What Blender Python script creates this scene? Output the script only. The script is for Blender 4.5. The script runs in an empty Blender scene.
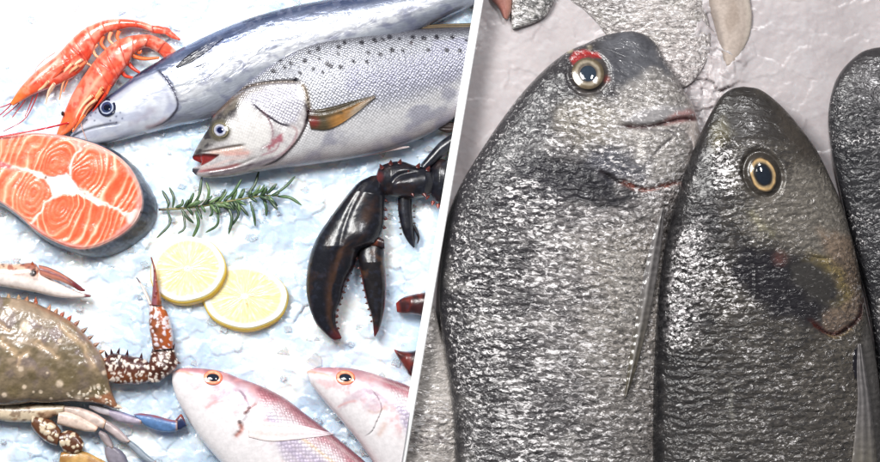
import bpy, math, random
import numpy as np
from mathutils import Vector, kdtree
random.seed(7)
U = 0.001                      # one photo pixel of the counter is a millimetre
scene = bpy.context.scene
COL = scene.collection
# ------------------------------------------------------------------ helpers
def lin(c):
    c = np.asarray(c, float) / 255.0
    return np.where(c <= 0.04045, c / 12.92, ((c + 0.055) / 1.055) ** 2.4)
def hsh(ix, iy, seed):
    ix = ix.astype(np.int64).astype(np.uint64); iy = iy.astype(np.int64).astype(np.uint64)
    m = np.uint64(0xffffffff)
    h = (ix * np.uint64(374761393) + iy * np.uint64(668265263) + np.uint64(seed * 974634777 + 12345)) & m
    h = ((h ^ (h >> np.uint64(13))) * np.uint64(1274126177)) & m
    h = ((h ^ (h >> np.uint64(16))) * np.uint64(2246822519)) & m
    h = h ^ (h >> np.uint64(15))
    return (h & m).astype(float) / 4294967295.0
def vn(x, y, s=0):
    x = np.asarray(x, float) + 5000.0; y = np.asarray(y, float) + 5000.0
    ix = np.floor(x); iy = np.floor(y); fx = x - ix; fy = y - iy
    fx = fx * fx * fx * (fx * (fx * 6 - 15) + 10); fy = fy * fy * fy * (fy * (fy * 6 - 15) + 10)
    a = hsh(ix, iy, s); b = hsh(ix + 1, iy, s); c = hsh(ix, iy + 1, s); d = hsh(ix + 1, iy + 1, s)
    return a + (b - a) * fx + (c - a) * fy + (a - b - c + d) * fx * fy
def fbm(x, y, s=0, o=4):
    t = 0.0; a = 0.5; n = 0
    x = np.asarray(x, float); y = np.asarray(y, float)
    for i in range(o):
        t = t + a * vn(x, y, s + i * 7); n += a; a *= 0.5
        x, y = x * 1.9 * 0.88 - y * 1.9 * 0.47, x * 1.9 * 0.47 + y * 1.9 * 0.88
    return t / n
def cells(x, y, s=0, jit=1.0):
    """F1, F2, cell id hash, offset to the nearest seed"""
    x = np.asarray(x, float) + 3000.0; y = np.asarray(y, float) + 3000.0
    ix = np.floor(x); iy = np.floor(y)
    f1 = np.full(x.shape, 9.0); f2 = f1.copy(); cid = np.zeros(x.shape); ox = np.zeros(x.shape); oy = np.zeros(x.shape)
    for dx in (-1, 0, 1):
        for dy in (-1, 0, 1):
            cx = ix + dx; cy = iy + dy
            px = cx + 0.5 + (hsh(cx, cy, s) - 0.5) * jit; py = cy + 0.5 + (hsh(cx, cy, s + 1) - 0.5) * jit
            d = np.hypot(px - x, py - y); n = d < f1
            f2 = np.where(n, f1, np.minimum(f2, d))
            cid = np.where(n, hsh(cx, cy, s + 2), cid); ox = np.where(n, x - px, ox); oy = np.where(n, y - py, oy)
            f1 = np.where(n, d, f1)
    return f1, f2, cid, ox, oy
def sst(a, b, x):
    t = np.clip((x - a) / (b - a), 0, 1); return t * t * (3 - 2 * t)
def curve(pts, n, closed=False):
    p = np.asarray(pts, float)
    if closed: p = np.vstack([p[-1], p, p[0], p[1]])
    else: p = np.vstack([2 * p[0] - p[1], p, 2 * p[-1] - p[-2]])
    out = []
    for i in range(1, len(p) - 2):
        t = np.linspace(0, 1, 40, endpoint=False)[:, None]
        a, b, c, d = p[i - 1], p[i], p[i + 1], p[i + 2]
        out.append(0.5 * ((2 * b) + (c - a) * t + (2 * a - 5 * b + 4 * c - d) * t ** 2 + (3 * b - a - 3 * c + d) * t ** 3))
    q = np.vstack(out + [p[-2][None]])
    L = np.concatenate([[0], np.cumsum(np.linalg.norm(np.diff(q, axis=0), axis=1))])
    t = np.linspace(0, L[-1], n + 1 if closed else n)
    if closed: t = t[:-1]
    return np.stack([np.interp(t, L, q[:, k]) for k in range(q.shape[1])], 1)
def segd(X, Y, pts):
    """distance to a polyline, side sign (+ = left of travel in photo axes), fraction along it"""
    p = np.asarray(pts, float); best = np.full(X.shape, 1e9); side = np.zeros(X.shape); fr = np.zeros(X.shape)
    n = len(p) - 1
    for i in range(n):
        ax, ay = p[i]; bx, by = p[i + 1]; dx = bx - ax; dy = by - ay
        t = np.clip(((X - ax) * dx + (Y - ay) * dy) / (dx * dx + dy * dy + 1e-9), 0, 1)
        d = np.hypot(X - ax - t * dx, Y - ay - t * dy); m = d < best
        best = np.where(m, d, best); side = np.where(m, np.sign(dx * (Y - ay) - dy * (X - ax)), side); fr = np.where(m, (i + t) / n, fr)
    return best, side, fr
def inpoly(X, Y, pts, soft=2.0):
    p = np.asarray(pts, float); ins = np.zeros(X.shape, bool); j = len(p) - 1
    for i in range(len(p)):
        xi, yi = p[i]; xj, yj = p[j]
        ins ^= ((yi > Y) != (yj > Y)) & (X < (xj - xi) * (Y - yi) / (yj - yi + 1e-12) + xi); j = i
    d = segd(X, Y, np.vstack([p, p[:1]]))[0]; sd = np.where(ins, d, -d)
    return sst(-soft, soft, sd)
def itp(v, t):
    if np.isscalar(v): return np.full(np.shape(t), float(v))
    v = np.asarray(v, float); return np.interp(t, v[:, 0], v[:, 1])
DIV = lambda y: 479.2 - 0.1682 * np.asarray(y, float)      # centre line of the divider on the counter
# ------------------------------------------------------------------ shapes
class Shape:
    def fin(s):
        n = len(s.X); s.col = np.ones((n, 3)) * 0.5; s.prop = np.tile([0.4, 0.0, 0.0, 0.0], (n, 1)).astype(float)
        s.wx = np.zeros(n)
    def base(s, c): s.col[:] = lin(c); return s
    def paint(s, m, c, a=1.0):
        m = np.clip(m * a, 0, 1)[:, None]; s.col = s.col * (1 - m) + lin(c) * m; return s
    def mul(s, f): s.col = s.col * np.clip(f, 0, 4)[:, None]; return s
    def poly(s, p, soft=2.0, warp=0, ws=8):
        X, Y = s.X, s.Y
        if warp: X = X + (fbm(s.X / ws, s.Y / ws, 31, 3) - .5) * 2 * warp; Y = Y + (fbm(s.X / ws, s.Y / ws, 57, 3) - .5) * 2 * warp
        return inpoly(X, Y, p, soft)
    def line(s, p, w, warp=0, ws=6, n=40):
        X, Y = s.X, s.Y
        if warp: X = X + (vn(s.X / ws, s.Y / ws, 3) - .5) * 2 * warp; Y = Y + (vn(s.X / ws, s.Y / ws, 5) - .5) * 2 * warp
        d, sd, fr = segd(X, Y, curve(p, n) if len(p) > 2 else p)
        return np.exp(-(d / w) ** 2) * np.minimum(1, np.minimum(fr, 1 - fr) * 8 + .25)
    def dot(s, x, y, r, soft=.7):
        return 1 - sst(r - soft, r + soft, np.hypot(s.X - x, s.Y - y))
    def groove(s, p, w, d): s.Z -= s.line(p, w) * d * s.top; return s
    def step(s, p, h, k):
        d, sd, fr = segd(s.X, s.Y, curve(p, 50)); e = np.minimum(1, np.minimum(fr, 1 - fr) * 6)
        s.Z += s.top * e * h * np.where(sd > 0, np.exp(-d / k), -0.6 * np.exp(-d / 2.0)); return s
    def bulge(s, x, y, rx, ry, h, rot=0):
        c, q = math.cos(rot), math.sin(rot); dx = s.X - x; dy = s.Y - y
        s.Z += s.top * h * np.exp(-(((dx * c + dy * q) / rx) ** 2 + ((-dx * q + dy * c) / ry) ** 2)); return s
    def setp(s, m, rough=None, metal=None, bump=None, fleck=None):
        for k, v in enumerate((rough, metal, bump, fleck if fleck is not None or bump is None else bump * .7)):
            if v is not None: s.prop[:, k] = s.prop[:, k] * (1 - m) + v * m
        return s
    def clip(s, side):
        xc = DIV(s.Y)
        s.X = np.minimum(s.X, xc) if side == 'l' else np.maximum(s.X, xc); return s
    def zat(s, x, y):
        i = np.argmin(np.hypot(s.X - x, s.Y - y) + (s.top <= 0) * 1e5); return float(s.Z[i])
    def kd(s):
        idx = np.nonzero(s.top > 0)[0][::2]; k = kdtree.KDTree(len(idx))
        for a, i in enumerate(idx): k.insert((s.X[i], s.Y[i], 0), a)
        k.balance(); return k, s.Z[idx]
    def drape(s, body, off):
        k, z = body.kd(); base = np.empty(len(s.X))
        for i in range(len(s.X)):
            r = k.find_n((s.X[i], s.Y[i], 0), 3); base[i] = sum(z[q[1]] for q in r) / len(r)
        s.Z = s.Z + base + off; return s
    def make(s, name, parent, material, label=None):
        lx, ly, lz = parent_loc(parent)
        v = np.stack([(s.X - 440) * U - lx, (231 - s.Y) * U - ly, s.Z * U - lz], 1)
        me = bpy.data.meshes.new(name); n = len(v)
        polys = list(s.faces); quads = s.quads
        e1 = v[quads[:, 2]] - v[quads[:, 0]]; e2 = v[quads[:, 3]] - v[quads[:, 1]]
        nz = np.cross(e1, e2)[:, 2]; wt = s.top[quads].mean(1) > .3
        if nz[wt].sum() < 0: quads = quads[:, ::-1]; polys = [np.asarray(p)[::-1] for p in polys]
        tot = len(quads) * 4 + sum(len(p) for p in polys)
        me.vertices.add(n); me.vertices.foreach_set('co', v.astype(np.float32).ravel())
        me.loops.add(tot); li = np.concatenate([quads.ravel()] + [np.asarray(p) for p in polys]) if polys else quads.ravel()
        me.loops.foreach_set('vertex_index', li.astype(np.int32))
        cnt = np.concatenate([np.full(len(quads), 4), np.array([len(p) for p in polys], int)]).astype(np.int32)
        st = np.concatenate([[0], np.cumsum(cnt)[:-1]]).astype(np.int32)
        me.polygons.add(len(cnt)); me.polygons.foreach_set('loop_start', st)
        me.polygons.foreach_set('use_smooth', np.ones(len(cnt), bool))
        a = me.attributes.new('Col', 'FLOAT_COLOR', 'POINT')
        a.data.foreach_set('color', np.concatenate([np.clip(s.col, 0.002, .95), np.ones((n, 1))], 1).astype(np.float32).ravel())
        a = me.attributes.new('Prop', 'FLOAT_COLOR', 'POINT')
        a.data.foreach_set('color', s.prop.astype(np.float32).ravel())
        uv = me.attributes.new('Flow', 'FLOAT_VECTOR', 'POINT')
        uv.data.foreach_set('vector', np.stack([s.S, s.W, np.zeros(n)], 1).astype(np.float32).ravel())
        me.update(calc_edges=True); me.validate()
        me.materials.append(material)
        o = bpy.data.objects.new(name, me); COL.objects.link(o)
        if parent is not None: o.parent = parent
        if label: o['label'] = label
        return o
LOC = {}
def parent_loc(p):
    x = y = z = 0.0
    while p is not None:
        x += p.location.x; y += p.location.y; z += p.location.z; p = p.parent
    return x, y, z
class Sweep(Shape):
    """a body swept between two edge curves A and B, domed by h above and hb below the level zc"""
    def __init__(s, A, B, n, m, h, zc, hb=None, e=0.75, lo=10, wavy=0):
        a = curve(A, n); b = curve(B, n); t = np.linspace(0, 1, n)
        th = np.linspace(0, math.pi, m); tb = np.linspace(math.pi, 2 * math.pi, lo + 2)[1:-1]
        TH = np.concatenate([th, tb]); r = len(TH)
        c = np.cos(TH); sn = np.sin(TH)
        mid = (a + b) / 2; hw = (a - b) / 2
        X = mid[:, :1] + hw[:, :1] * c[None]; Y = mid[:, 1:] + hw[:, 1:] * c[None]
        hh = itp(h, t); hbv = itp(hb if hb is not None else 8.0, t); z0 = itp(zc, t)
        up = np.clip(sn, 0, 1) ** e; dn = np.clip(-sn, 0, 1) ** e
        Z = z0[:, None] + hh[:, None] * up[None] - hbv[:, None] * dn[None]
        mlen = np.concatenate([[0], np.cumsum(np.linalg.norm(np.diff(mid, axis=0), axis=1))])
        wid = np.linalg.norm(hw, axis=1)
        s.S = np.repeat(mlen, r); s.W = (wid[:, None] * (TH[None] - math.pi / 2)).ravel()
        s.T = np.repeat(t, r); s.C = np.tile(c, n); s.top = np.tile(np.clip(sn, 0, 1) ** .35 * (sn > 1e-6), n)
        s.hw = np.repeat(wid, r)
        s.X = X.ravel(); s.Y = Y.ravel(); s.Z = Z.ravel()
        i = np.arange(n - 1)[:, None] * r; j = np.arange(r)[None]; k = (j + 1) % r
        s.quads = np.stack([i + j, i + r + j, i + r + k, i + k], -1).reshape(-1, 4)
        s.faces = [np.arange(r), np.arange(r)[::-1] + (n - 1) * r]; s.fin()
class Polar(Shape):
    """a filled outline (rings about a centre) with an optional wall down to a second outline"""
    def __init__(s, outline, n, k, cen, z, wall=None, wz=0, wk=8, dome=0, raw=False):
        o = outline if raw else curve(outline, n, True); n = len(o); cen = np.asarray(cen, float)
        rs = np.linspace(0.004, 1, k); P = [cen + (o - cen) * r for r in rs]; Zs = [np.full(n, float(z)) + dome * (1 - r * r) for r in rs]
        tp = [np.full(n, 1.0 if r < .995 else .3) for r in rs]; rr = [np.full(n, r) for r in rs]
        if wall is not None:
            w = wall if raw else curve(wall, n, True)
            for q in np.linspace(0, 1, wk + 1)[1:]:
                P.append(o + (w - o) * q); Zs.append(np.full(n, z + (wz - z) * q)); tp.append(np.zeros(n)); rr.append(np.full(n, 1 + q))
        P = np.vstack(P); s.X, s.Y = P[:, 0].copy(), P[:, 1].copy(); s.Z = np.concatenate(Zs); s.top = np.concatenate(tp); s.R = np.concatenate(rr)
        s.S = s.X.copy(); s.W = s.Y.copy(); m = len(Zs)
        i = np.arange(m - 1)[:, None] * n; j = np.arange(n)[None]; q = (j + 1) % n
        s.quads = np.stack([i + j, i + q, i + n + q, i + n + j], -1).reshape(-1, 4)[:, ::-1]
        s.faces = [np.arange(n)]
        if wall is not None: s.faces.append(np.arange(n)[::-1] + (m - 1) * n)
        s.A = np.arctan2(s.Y - cen[1], s.X - cen[0]); s.fin()
class Tube(Shape):
    """a round tube through (x, y, z) points with a radius along it; flat < 1 squashes it"""
    def __init__(s, pts, rad, n=24, m=8, flat=1.0):
        p = curve(pts, n); t = np.linspace(0, 1, n); r = itp(rad, t)
        d = np.gradient(p, axis=0); d /= np.linalg.norm(d, axis=1)[:, None] + 1e-9
        a = np.cross(d, [0, 0, 1.0]); a /= np.linalg.norm(a, axis=1)[:, None] + 1e-9; b = np.cross(a, d)
        th = np.linspace(0, 2 * math.pi, m, endpoint=False)
        V = p[:, None] + r[:, None, None] * (np.cos(th)[None, :, None] * a[:, None] + flat * np.sin(th)[None, :, None] * b[:, None])
        V = V.reshape(-1, 3); s.X, s.Y, s.Z = V[:, 0].copy(), V[:, 1].copy(), V[:, 2].copy()
        s.T = np.repeat(t, m); s.C = np.tile(np.cos(th), n); s.top = np.tile(np.clip(np.sin(th), 0, 1), n)
        L = np.concatenate([[0], np.cumsum(np.linalg.norm(np.diff(p, axis=0), axis=1))]); s.S = np.repeat(L, m); s.W = (r[:, None] * th[None]).ravel()
        i = np.arange(n - 1)[:, None] * m; j = np.arange(m)[None]; q = (j + 1) % m
        s.quads = np.stack([i + j, i + m + j, i + m + q, i + q], -1).reshape(-1, 4)[:, ::-1]
        s.faces = [np.arange(m), np.arange(m)[::-1] + (n - 1) * m]; s.fin()
class Join(Shape):
    def __init__(s, parts):
        off = 0; q = []; f = []
        for p in parts:
            q.append(p.quads + off); f += [np.asarray(x) + off for x in p.faces]; off += len(p.X)
        s.quads = np.vstack(q); s.faces = f
        for k in ('X', 'Y', 'Z', 'top', 'S', 'W'): setattr(s, k, np.concatenate([getattr(p, k) for p in parts]))
        s.fin(); s.col = np.vstack([p.col for p in parts]); s.prop = np.vstack([p.prop for p in parts])
def spike(x, y, z, dx, dy, dz, r, c, m=7):
    t = Tube([(x, y, z), (x + dx * .5, y + dy * .5, z + dz * .5), (x + dx, y + dy, z + dz)], [(0, r), (.5, r * .6), (1, .08)], 6, m)
    t.base(c); t.prop[:, 0] = .3; return t
def spines(lst, parent, name='spine'):
    for t in lst: t.make(name, parent, M_SHELL)
def thing(name, label, cat, x, y, z=0, group=None):
    o = bpy.data.objects.new(name, None); COL.objects.link(o); o.empty_display_size = .02
    o.location = ((x - 440) * U, (231 - y) * U, z * U); o['label'] = label; o['category'] = cat
    if group: o['group'] = group
    return o
# ------------------------------------------------------------------ materials
def material(name, pitch=0, sbump=0, scol=0, jit=.4, stretch=(1, 1), nscale=300, nbump=.25, ndist=.0012, sdist=.0012, coat=.3, coatr=.08, sss=0, sssr=.006,
             spec=.5, var=.12, film=0, filmscale=(60, 60), filmdist=.003, trans=0, fleck=None):
    m = bpy.data.materials.new(name); m.use_nodes = True; nt = m.node_tree; N = nt.nodes; L = nt.links
    b = N['Principled BSDF']; ca = N.new('ShaderNodeAttribute'); ca.attribute_name = 'Col'; pa = N.new('ShaderNodeAttribute'); pa.attribute_name = 'Prop'
    sp = N.new('ShaderNodeSeparateColor'); L.new(pa.outputs['Color'], sp.inputs[0])
    L.new(sp.outputs[0], b.inputs['Roughness']); L.new(sp.outputs[1], b.inputs['Metallic'])
    tc = N.new('ShaderNodeTexCoord')
    n1 = N.new('ShaderNodeTexNoise'); n1.inputs['Scale'].default_value = nscale; n1.inputs['Detail'].default_value = 5; L.new(tc.outputs['Object'], n1.inputs['Vector'])
    mr = N.new('ShaderNodeMapRange'); L.new(n1.outputs['Fac'], mr.inputs[0]); mr.inputs[1].default_value = .3; mr.inputs[2].default_value = .7
    mr.inputs[3].default_value = 1 - var; mr.inputs[4].default_value = 1 + var
    mx = N.new('ShaderNodeVectorMath'); mx.operation = 'SCALE'; L.new(ca.outputs['Color'], mx.inputs[0]); L.new(mr.outputs[0], mx.inputs['Scale'])
    last = mx.outputs[0]; nrm = None
    fl = N.new('ShaderNodeAttribute'); fl.attribute_name = 'Flow'
    if film:
        mp = N.new('ShaderNodeMapping'); mp.inputs['Scale'].default_value = (filmscale[0], filmscale[1], 1); L.new(fl.outputs['Vector'], mp.inputs['Vector'])
        nf = N.new('ShaderNodeTexNoise'); nf.inputs['Scale'].default_value = 1; nf.inputs['Detail'].default_value = 3; nf.inputs['Roughness'].default_value = .55; nf.inputs['Distortion'].default_value = .8
        L.new(mp.outputs[0], nf.inputs['Vector'])
        fm = N.new('ShaderNodeMath'); fm.operation = 'MULTIPLY'; L.new(nf.outputs['Fac'], fm.inputs[0]); L.new(sp.outputs[2], fm.inputs[1])
        bf = N.new('ShaderNodeBump'); bf.inputs['Strength'].default_value = film; bf.inputs['Distance'].default_value = filmdist; L.new(fm.outputs[0], bf.inputs['Height']); nrm = bf
    if pitch:
        mp = N.new('ShaderNodeMapping'); mp.inputs['Rotation'].default_value = (0, 0, math.radians(45)); mp.inputs['Scale'].default_value = (stretch[0] / pitch, stretch[1] / pitch, 1); mp.vector_type = 'POINT'
        pre = N.new('ShaderNodeVectorMath'); pre.operation = 'MULTIPLY'; pre.inputs[1].default_value = (stretch[0], stretch[1], 1); L.new(fl.outputs['Vector'], pre.inputs[0])
        mp.inputs['Scale'].default_value = (1 / pitch, 1 / pitch, 1); L.new(pre.outputs[0], mp.inputs['Vector'])
        vo = N.new('ShaderNodeTexVoronoi'); vo.feature = 'SMOOTH_F1'; vo.inputs['Smoothness'].default_value = .25; vo.inputs['Scale'].default_value = 1; vo.inputs['Randomness'].default_value = jit
        L.new(mp.outputs[0], vo.inputs['Vector'])
        iv = N.new('ShaderNodeMath'); iv.operation = 'SUBTRACT'; iv.inputs[0].default_value = 1; L.new(vo.outputs['Distance'], iv.inputs[1])
        hm = N.new('ShaderNodeMath'); hm.operation = 'MULTIPLY'; L.new(iv.outputs[0], hm.inputs[0]); L.new(sp.outputs[2], hm.inputs[1])
        bs = N.new('ShaderNodeBump'); bs.inputs['Strength'].default_value = sbump; bs.inputs['Distance'].default_value = sdist; L.new(hm.outputs[0], bs.inputs['Height'])
        if nrm: L.new(nrm.outputs[0], bs.inputs['Normal'])
        nrm = bs
        if scol:
            r2 = N.new('ShaderNodeMapRange'); L.new(vo.outputs['Distance'], r2.inputs[0]); r2.inputs[1].default_value = .25; r2.inputs[2].default_value = .75; r2.inputs[3].default_value = 1.0; r2.inputs[4].default_value = 1 - scol
            lp = N.new('ShaderNodeMix'); lp.data_type = 'FLOAT'; lp.inputs[2].default_value = 1.0; L.new(sp.outputs[2], lp.inputs[0]); L.new(r2.outputs[0], lp.inputs[3])
            m2 = N.new('ShaderNodeVectorMath'); m2.operation = 'SCALE'; L.new(last, m2.inputs[0]); L.new(lp.outputs[0], m2.inputs['Scale']); last = m2.outputs[0]
    if fleck:  # silver scale flecks that double as wet glints painted into the colour
        def node_noise(sx, sy, det, dis):
            q = N.new('ShaderNodeMapping'); q.inputs['Scale'].default_value = (sx, sy, 1); L.new(fl.outputs['Vector'], q.inputs['Vector'])
            k = N.new('ShaderNodeTexNoise'); k.inputs['Scale'].default_value = 1; k.inputs['Detail'].default_value = det; k.inputs['Roughness'].default_value = .55; k.inputs['Distortion'].default_value = dis; L.new(q.outputs[0], k.inputs['Vector']); return k.outputs['Fac']
        def math_node(op, a, c_):
            k = N.new('ShaderNodeMath'); k.operation = op
            for i_, v_ in enumerate((a, c_)):
                if isinstance(v_, (int, float)): k.inputs[i_].default_value = v_
                else: L.new(v_, k.inputs[i_])
            return k.outputs[0]
        def ramp(v_, lo, hi):
            k = N.new('ShaderNodeMapRange'); k.interpolation_type = 'SMOOTHSTEP'; L.new(v_, k.inputs[0]); k.inputs[1].default_value = lo; k.inputs[2].default_value = hi; return k.outputs[0]
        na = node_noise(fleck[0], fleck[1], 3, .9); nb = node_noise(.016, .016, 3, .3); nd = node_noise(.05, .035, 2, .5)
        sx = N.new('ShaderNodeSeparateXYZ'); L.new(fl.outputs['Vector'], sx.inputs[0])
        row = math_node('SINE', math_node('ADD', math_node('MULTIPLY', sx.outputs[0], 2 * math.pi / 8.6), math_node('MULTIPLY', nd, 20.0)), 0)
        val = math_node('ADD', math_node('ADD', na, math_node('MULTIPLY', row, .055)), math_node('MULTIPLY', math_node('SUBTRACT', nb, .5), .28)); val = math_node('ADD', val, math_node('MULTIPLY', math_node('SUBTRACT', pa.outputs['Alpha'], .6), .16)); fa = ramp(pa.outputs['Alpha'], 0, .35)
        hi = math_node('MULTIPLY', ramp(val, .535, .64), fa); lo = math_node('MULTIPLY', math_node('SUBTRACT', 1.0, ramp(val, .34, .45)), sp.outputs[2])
        ma = N.new('ShaderNodeMix'); ma.data_type = 'RGBA'; L.new(math_node('MULTIPLY', lo, .6), ma.inputs[0]); L.new(last, ma.inputs[6]); ma.inputs[7].default_value = (.035, .034, .037, 1)  # crevices between the flecks get their shade from a dark colour
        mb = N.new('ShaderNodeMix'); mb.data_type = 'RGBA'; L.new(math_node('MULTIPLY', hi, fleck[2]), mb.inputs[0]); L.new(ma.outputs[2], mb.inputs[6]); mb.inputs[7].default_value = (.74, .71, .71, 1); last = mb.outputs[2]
    L.new(last, b.inputs['Base Color'])
    bn = N.new('ShaderNodeBump'); bn.inputs['Strength'].default_value = nbump; bn.inputs['Distance'].default_value = ndist; L.new(n1.outputs['Fac'], bn.inputs['Height'])
    if nrm: L.new(nrm.outputs[0], bn.inputs['Normal'])
    L.new(bn.outputs[0], b.inputs['Normal'])
    b.inputs['Coat Weight'].default_value = coat; b.inputs['Coat Roughness'].default_value = coatr; b.inputs['Specular IOR Level'].default_value = spec
    if coat: L.new(bn.outputs[0], b.inputs['Coat Normal'])
    if sss:
        b.inputs['Subsurface Weight'].default_value = sss; b.inputs['Subsurface Scale'].default_value = sssr; b.inputs['Subsurface Radius'].default_value = (1, .6, .5)
    if trans: b.inputs['Transmission Weight'].default_value = trans; b.inputs['IOR'].default_value = 1.31
    return m
M_SILVER = material('silver_fish_skin', nscale=160, nbump=.12, var=.08, film=.3, filmscale=(.05, .12), filmdist=.004, coat=.5)
M_TROUT = material('scaled_trout_skin', pitch=2.7, sbump=.6, scol=.62, jit=.3, nscale=220, nbump=.15, var=.07, coat=.25, sdist=.0010)
M_PINK = material('pink_bream_skin', pitch=3.6, sbump=.45, scol=.34, jit=.4, nscale=220, nbump=.15, var=.08, coat=.3)
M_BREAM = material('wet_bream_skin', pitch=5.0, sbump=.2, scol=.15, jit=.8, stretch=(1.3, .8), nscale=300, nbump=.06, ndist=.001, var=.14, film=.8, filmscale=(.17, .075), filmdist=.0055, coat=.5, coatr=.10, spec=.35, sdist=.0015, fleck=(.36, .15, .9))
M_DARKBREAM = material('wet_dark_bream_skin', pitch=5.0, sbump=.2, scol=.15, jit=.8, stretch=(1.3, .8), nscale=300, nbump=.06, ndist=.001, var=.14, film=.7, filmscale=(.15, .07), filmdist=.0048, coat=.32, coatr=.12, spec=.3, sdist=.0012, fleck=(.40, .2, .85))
M_FIN = material('wet_fin_membrane', nscale=300, nbump=.2, coat=.3)
M_EYE = material('wet_eye', nscale=400, nbump=.05, var=.12, coat=.45, coatr=.05, spec=.3)
M_PRAWN = material('prawn_shell', nscale=140, nbump=.25, var=.14, coat=.6, sss=.25, sssr=.006)
M_FLESH = material('salmon_flesh', nscale=260, nbump=.3, var=.08, coat=.35, sss=.25, sssr=.004)
M_SKIN = material('dark_salmon_skin', pitch=4, sbump=.3, scol=.2, nscale=200, nbump=.3, var=.2, coat=.3)
M_LEMON = material('lemon_flesh', nscale=200, nbump=.2, var=.05, coat=.4, sss=.3, sssr=.005)
M_RIND = material('lemon_rind', nscale=450, nbump=.25, var=.05, coat=.2)
M_LEAF = material('rosemary_leaf', nscale=260, nbump=.2, var=.25, coat=.1)
M_SHELL = material('dark_lobster_shell', pitch=7, sbump=.10, jit=1, nscale=150, nbump=.35, var=.3, coat=.25, coatr=.22)
M_CRAB = material('mottled_crab_shell', pitch=3.2, sbump=.22, scol=.12, jit=1, nscale=170, nbump=.3, var=.18, coat=.35)
# ------------------------------------------------------------------ the two ice beds
def axis(a, b, step, lo, hi, big):
    return np.concatenate([np.linspace(lo, a, big, endpoint=False), np.arange(a, b, step), np.linspace(b, hi, big)])
def ice(side):
    xs = axis(-40, 486, 1.25, -420, 640, 60) if side == 'l' else axis(394, 920, 1.25, 240, 1300, 60)
    ys = axis(-40, 502, 1.25, -320, 780, 60)
    X, Y = np.meshgrid(xs, ys); n, m = X.shape
    s = Shape(); s.X = X.ravel().copy(); s.Y = Y.ravel().copy()
    x, y = s.X, s.Y
    wx = x + (fbm(x / 9, y / 9, 11, 3) - .5) * 7; wy = y + (fbm(x / 9, y / 9, 13, 3) - .5) * 7
    if side == 'l':
        f1, f2, c, ox, oy = cells(wx / 21, wy / 17, 3); g1, g2, d, px, py = cells(wx / 10, wy / 9, 9)
        z = (c - .5) * 1.6 + (ox * (c * 7 % 1 - .5) + oy * (c * 13 % 1 - .5)) * 5.5 + (d - .5) * .9 + (px * (d * 7 % 1 - .5) + py * (d * 13 % 1 - .5)) * 2.6
        z += (fbm(x / 60, y / 60, 5, 3) - .5) * 9 + (fbm(x / 5, y / 5, 25, 2) - .5) * .35
        s.Z = z - 2
    else:
        f1, f2, c, ox, oy = cells(wx / 30, wy / 26, 43); g1, g2, d, px, py = cells(wx / 9, wy / 8, 19)
        lump = inpoly(x, y, [(575, -60), (760, -60), (745, 60), (720, 110), (690, 140), (660, 60), (600, 30)], 14); lump += .6 * inpoly(x, y, [(640, 40), (700, 30), (740, 60), (730, 110), (700, 150), (680, 90)], 12)
        z = (fbm(x / 80, y / 80, 8, 2) - .5) * 8 + (fbm(x / 5, y / 5, 15, 2) - .5) * .4 * (1 + 2 * lump)
        z += (.12 + lump) * ((c - .5) * 5 + (ox * (c * 7 % 1 - .5) + oy * (c * 13 % 1 - .5)) * 7 + (px * (d * 7 % 1 - .5) + py * (d * 13 % 1 - .5)) * 3)
        s.Z = z
    s.top = np.ones(len(x)); s.S = x.copy(); s.W = y.copy(); s.faces = []
    i = np.arange(n - 1)[:, None] * m; j = np.arange(m - 1)[None]
    s.quads = np.stack([i + j, i + m + j, i + m + j + 1, i + j + 1], -1).reshape(-1, 4); s.fin()
    if side == 'l':
        s.base((242, 247, 252)); s.paint(sst(.35, .8, c), (206, 223, 242), .75); s.paint(sst(.5, .85, d), (230, 240, 250), .5); s.paint(np.exp(-((f2 - f1) / .05) ** 2), (255, 255, 255), .4)
        s.paint(sst(.42, .66, fbm(x / 46, y / 46, 91, 4) + .00035 * (y - 200)), (192, 214, 236), .65); s.prop[:, 0] = .22 + .25 * c  # bluer lower down: fall-off of light put into the ice colour
        s.paint(sst(.5, .72, fbm(x / 34, y / 34, 91, 4)), (196, 218, 238), .6); s.prop[:, 0] = .18 + .25 * c
    else:
        s.base((186, 178, 179)); s.paint(sst(.4, .75, fbm(x / 30, y / 30, 71, 4)), (174, 166, 168), .6); s.paint(sst(.6, .8, d), (190, 186, 188), .35)
        s.paint(np.exp(-((f2 - f1) / .05) ** 2) * lump, (150, 141, 142), .4); s.prop[:, 0] = .3 + .2 * c
    s.X = np.minimum(s.X, DIV(s.Y)) if side == 'l' else np.maximum(s.X, DIV(s.Y))
    return s
M_ICEW = material('clean_crushed_ice', nscale=260, nbump=.12, ndist=.001, var=.02, coat=.35, coatr=.15, sss=.6, sssr=.014)
M_ICEG = material('grey_meltwater_ice', nscale=200, nbump=.12, ndist=.0010, var=.03, coat=.2, coatr=.3, sss=.3, sssr=.008)  # grey ice whose colour also carries the right side's dimmer light
o = ice('l').make('crushed_ice', None, M_ICEW); o['kind'] = 'structure'
o = ice('r').make('slush_ice', None, M_ICEG); o['kind'] = 'structure'
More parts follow.
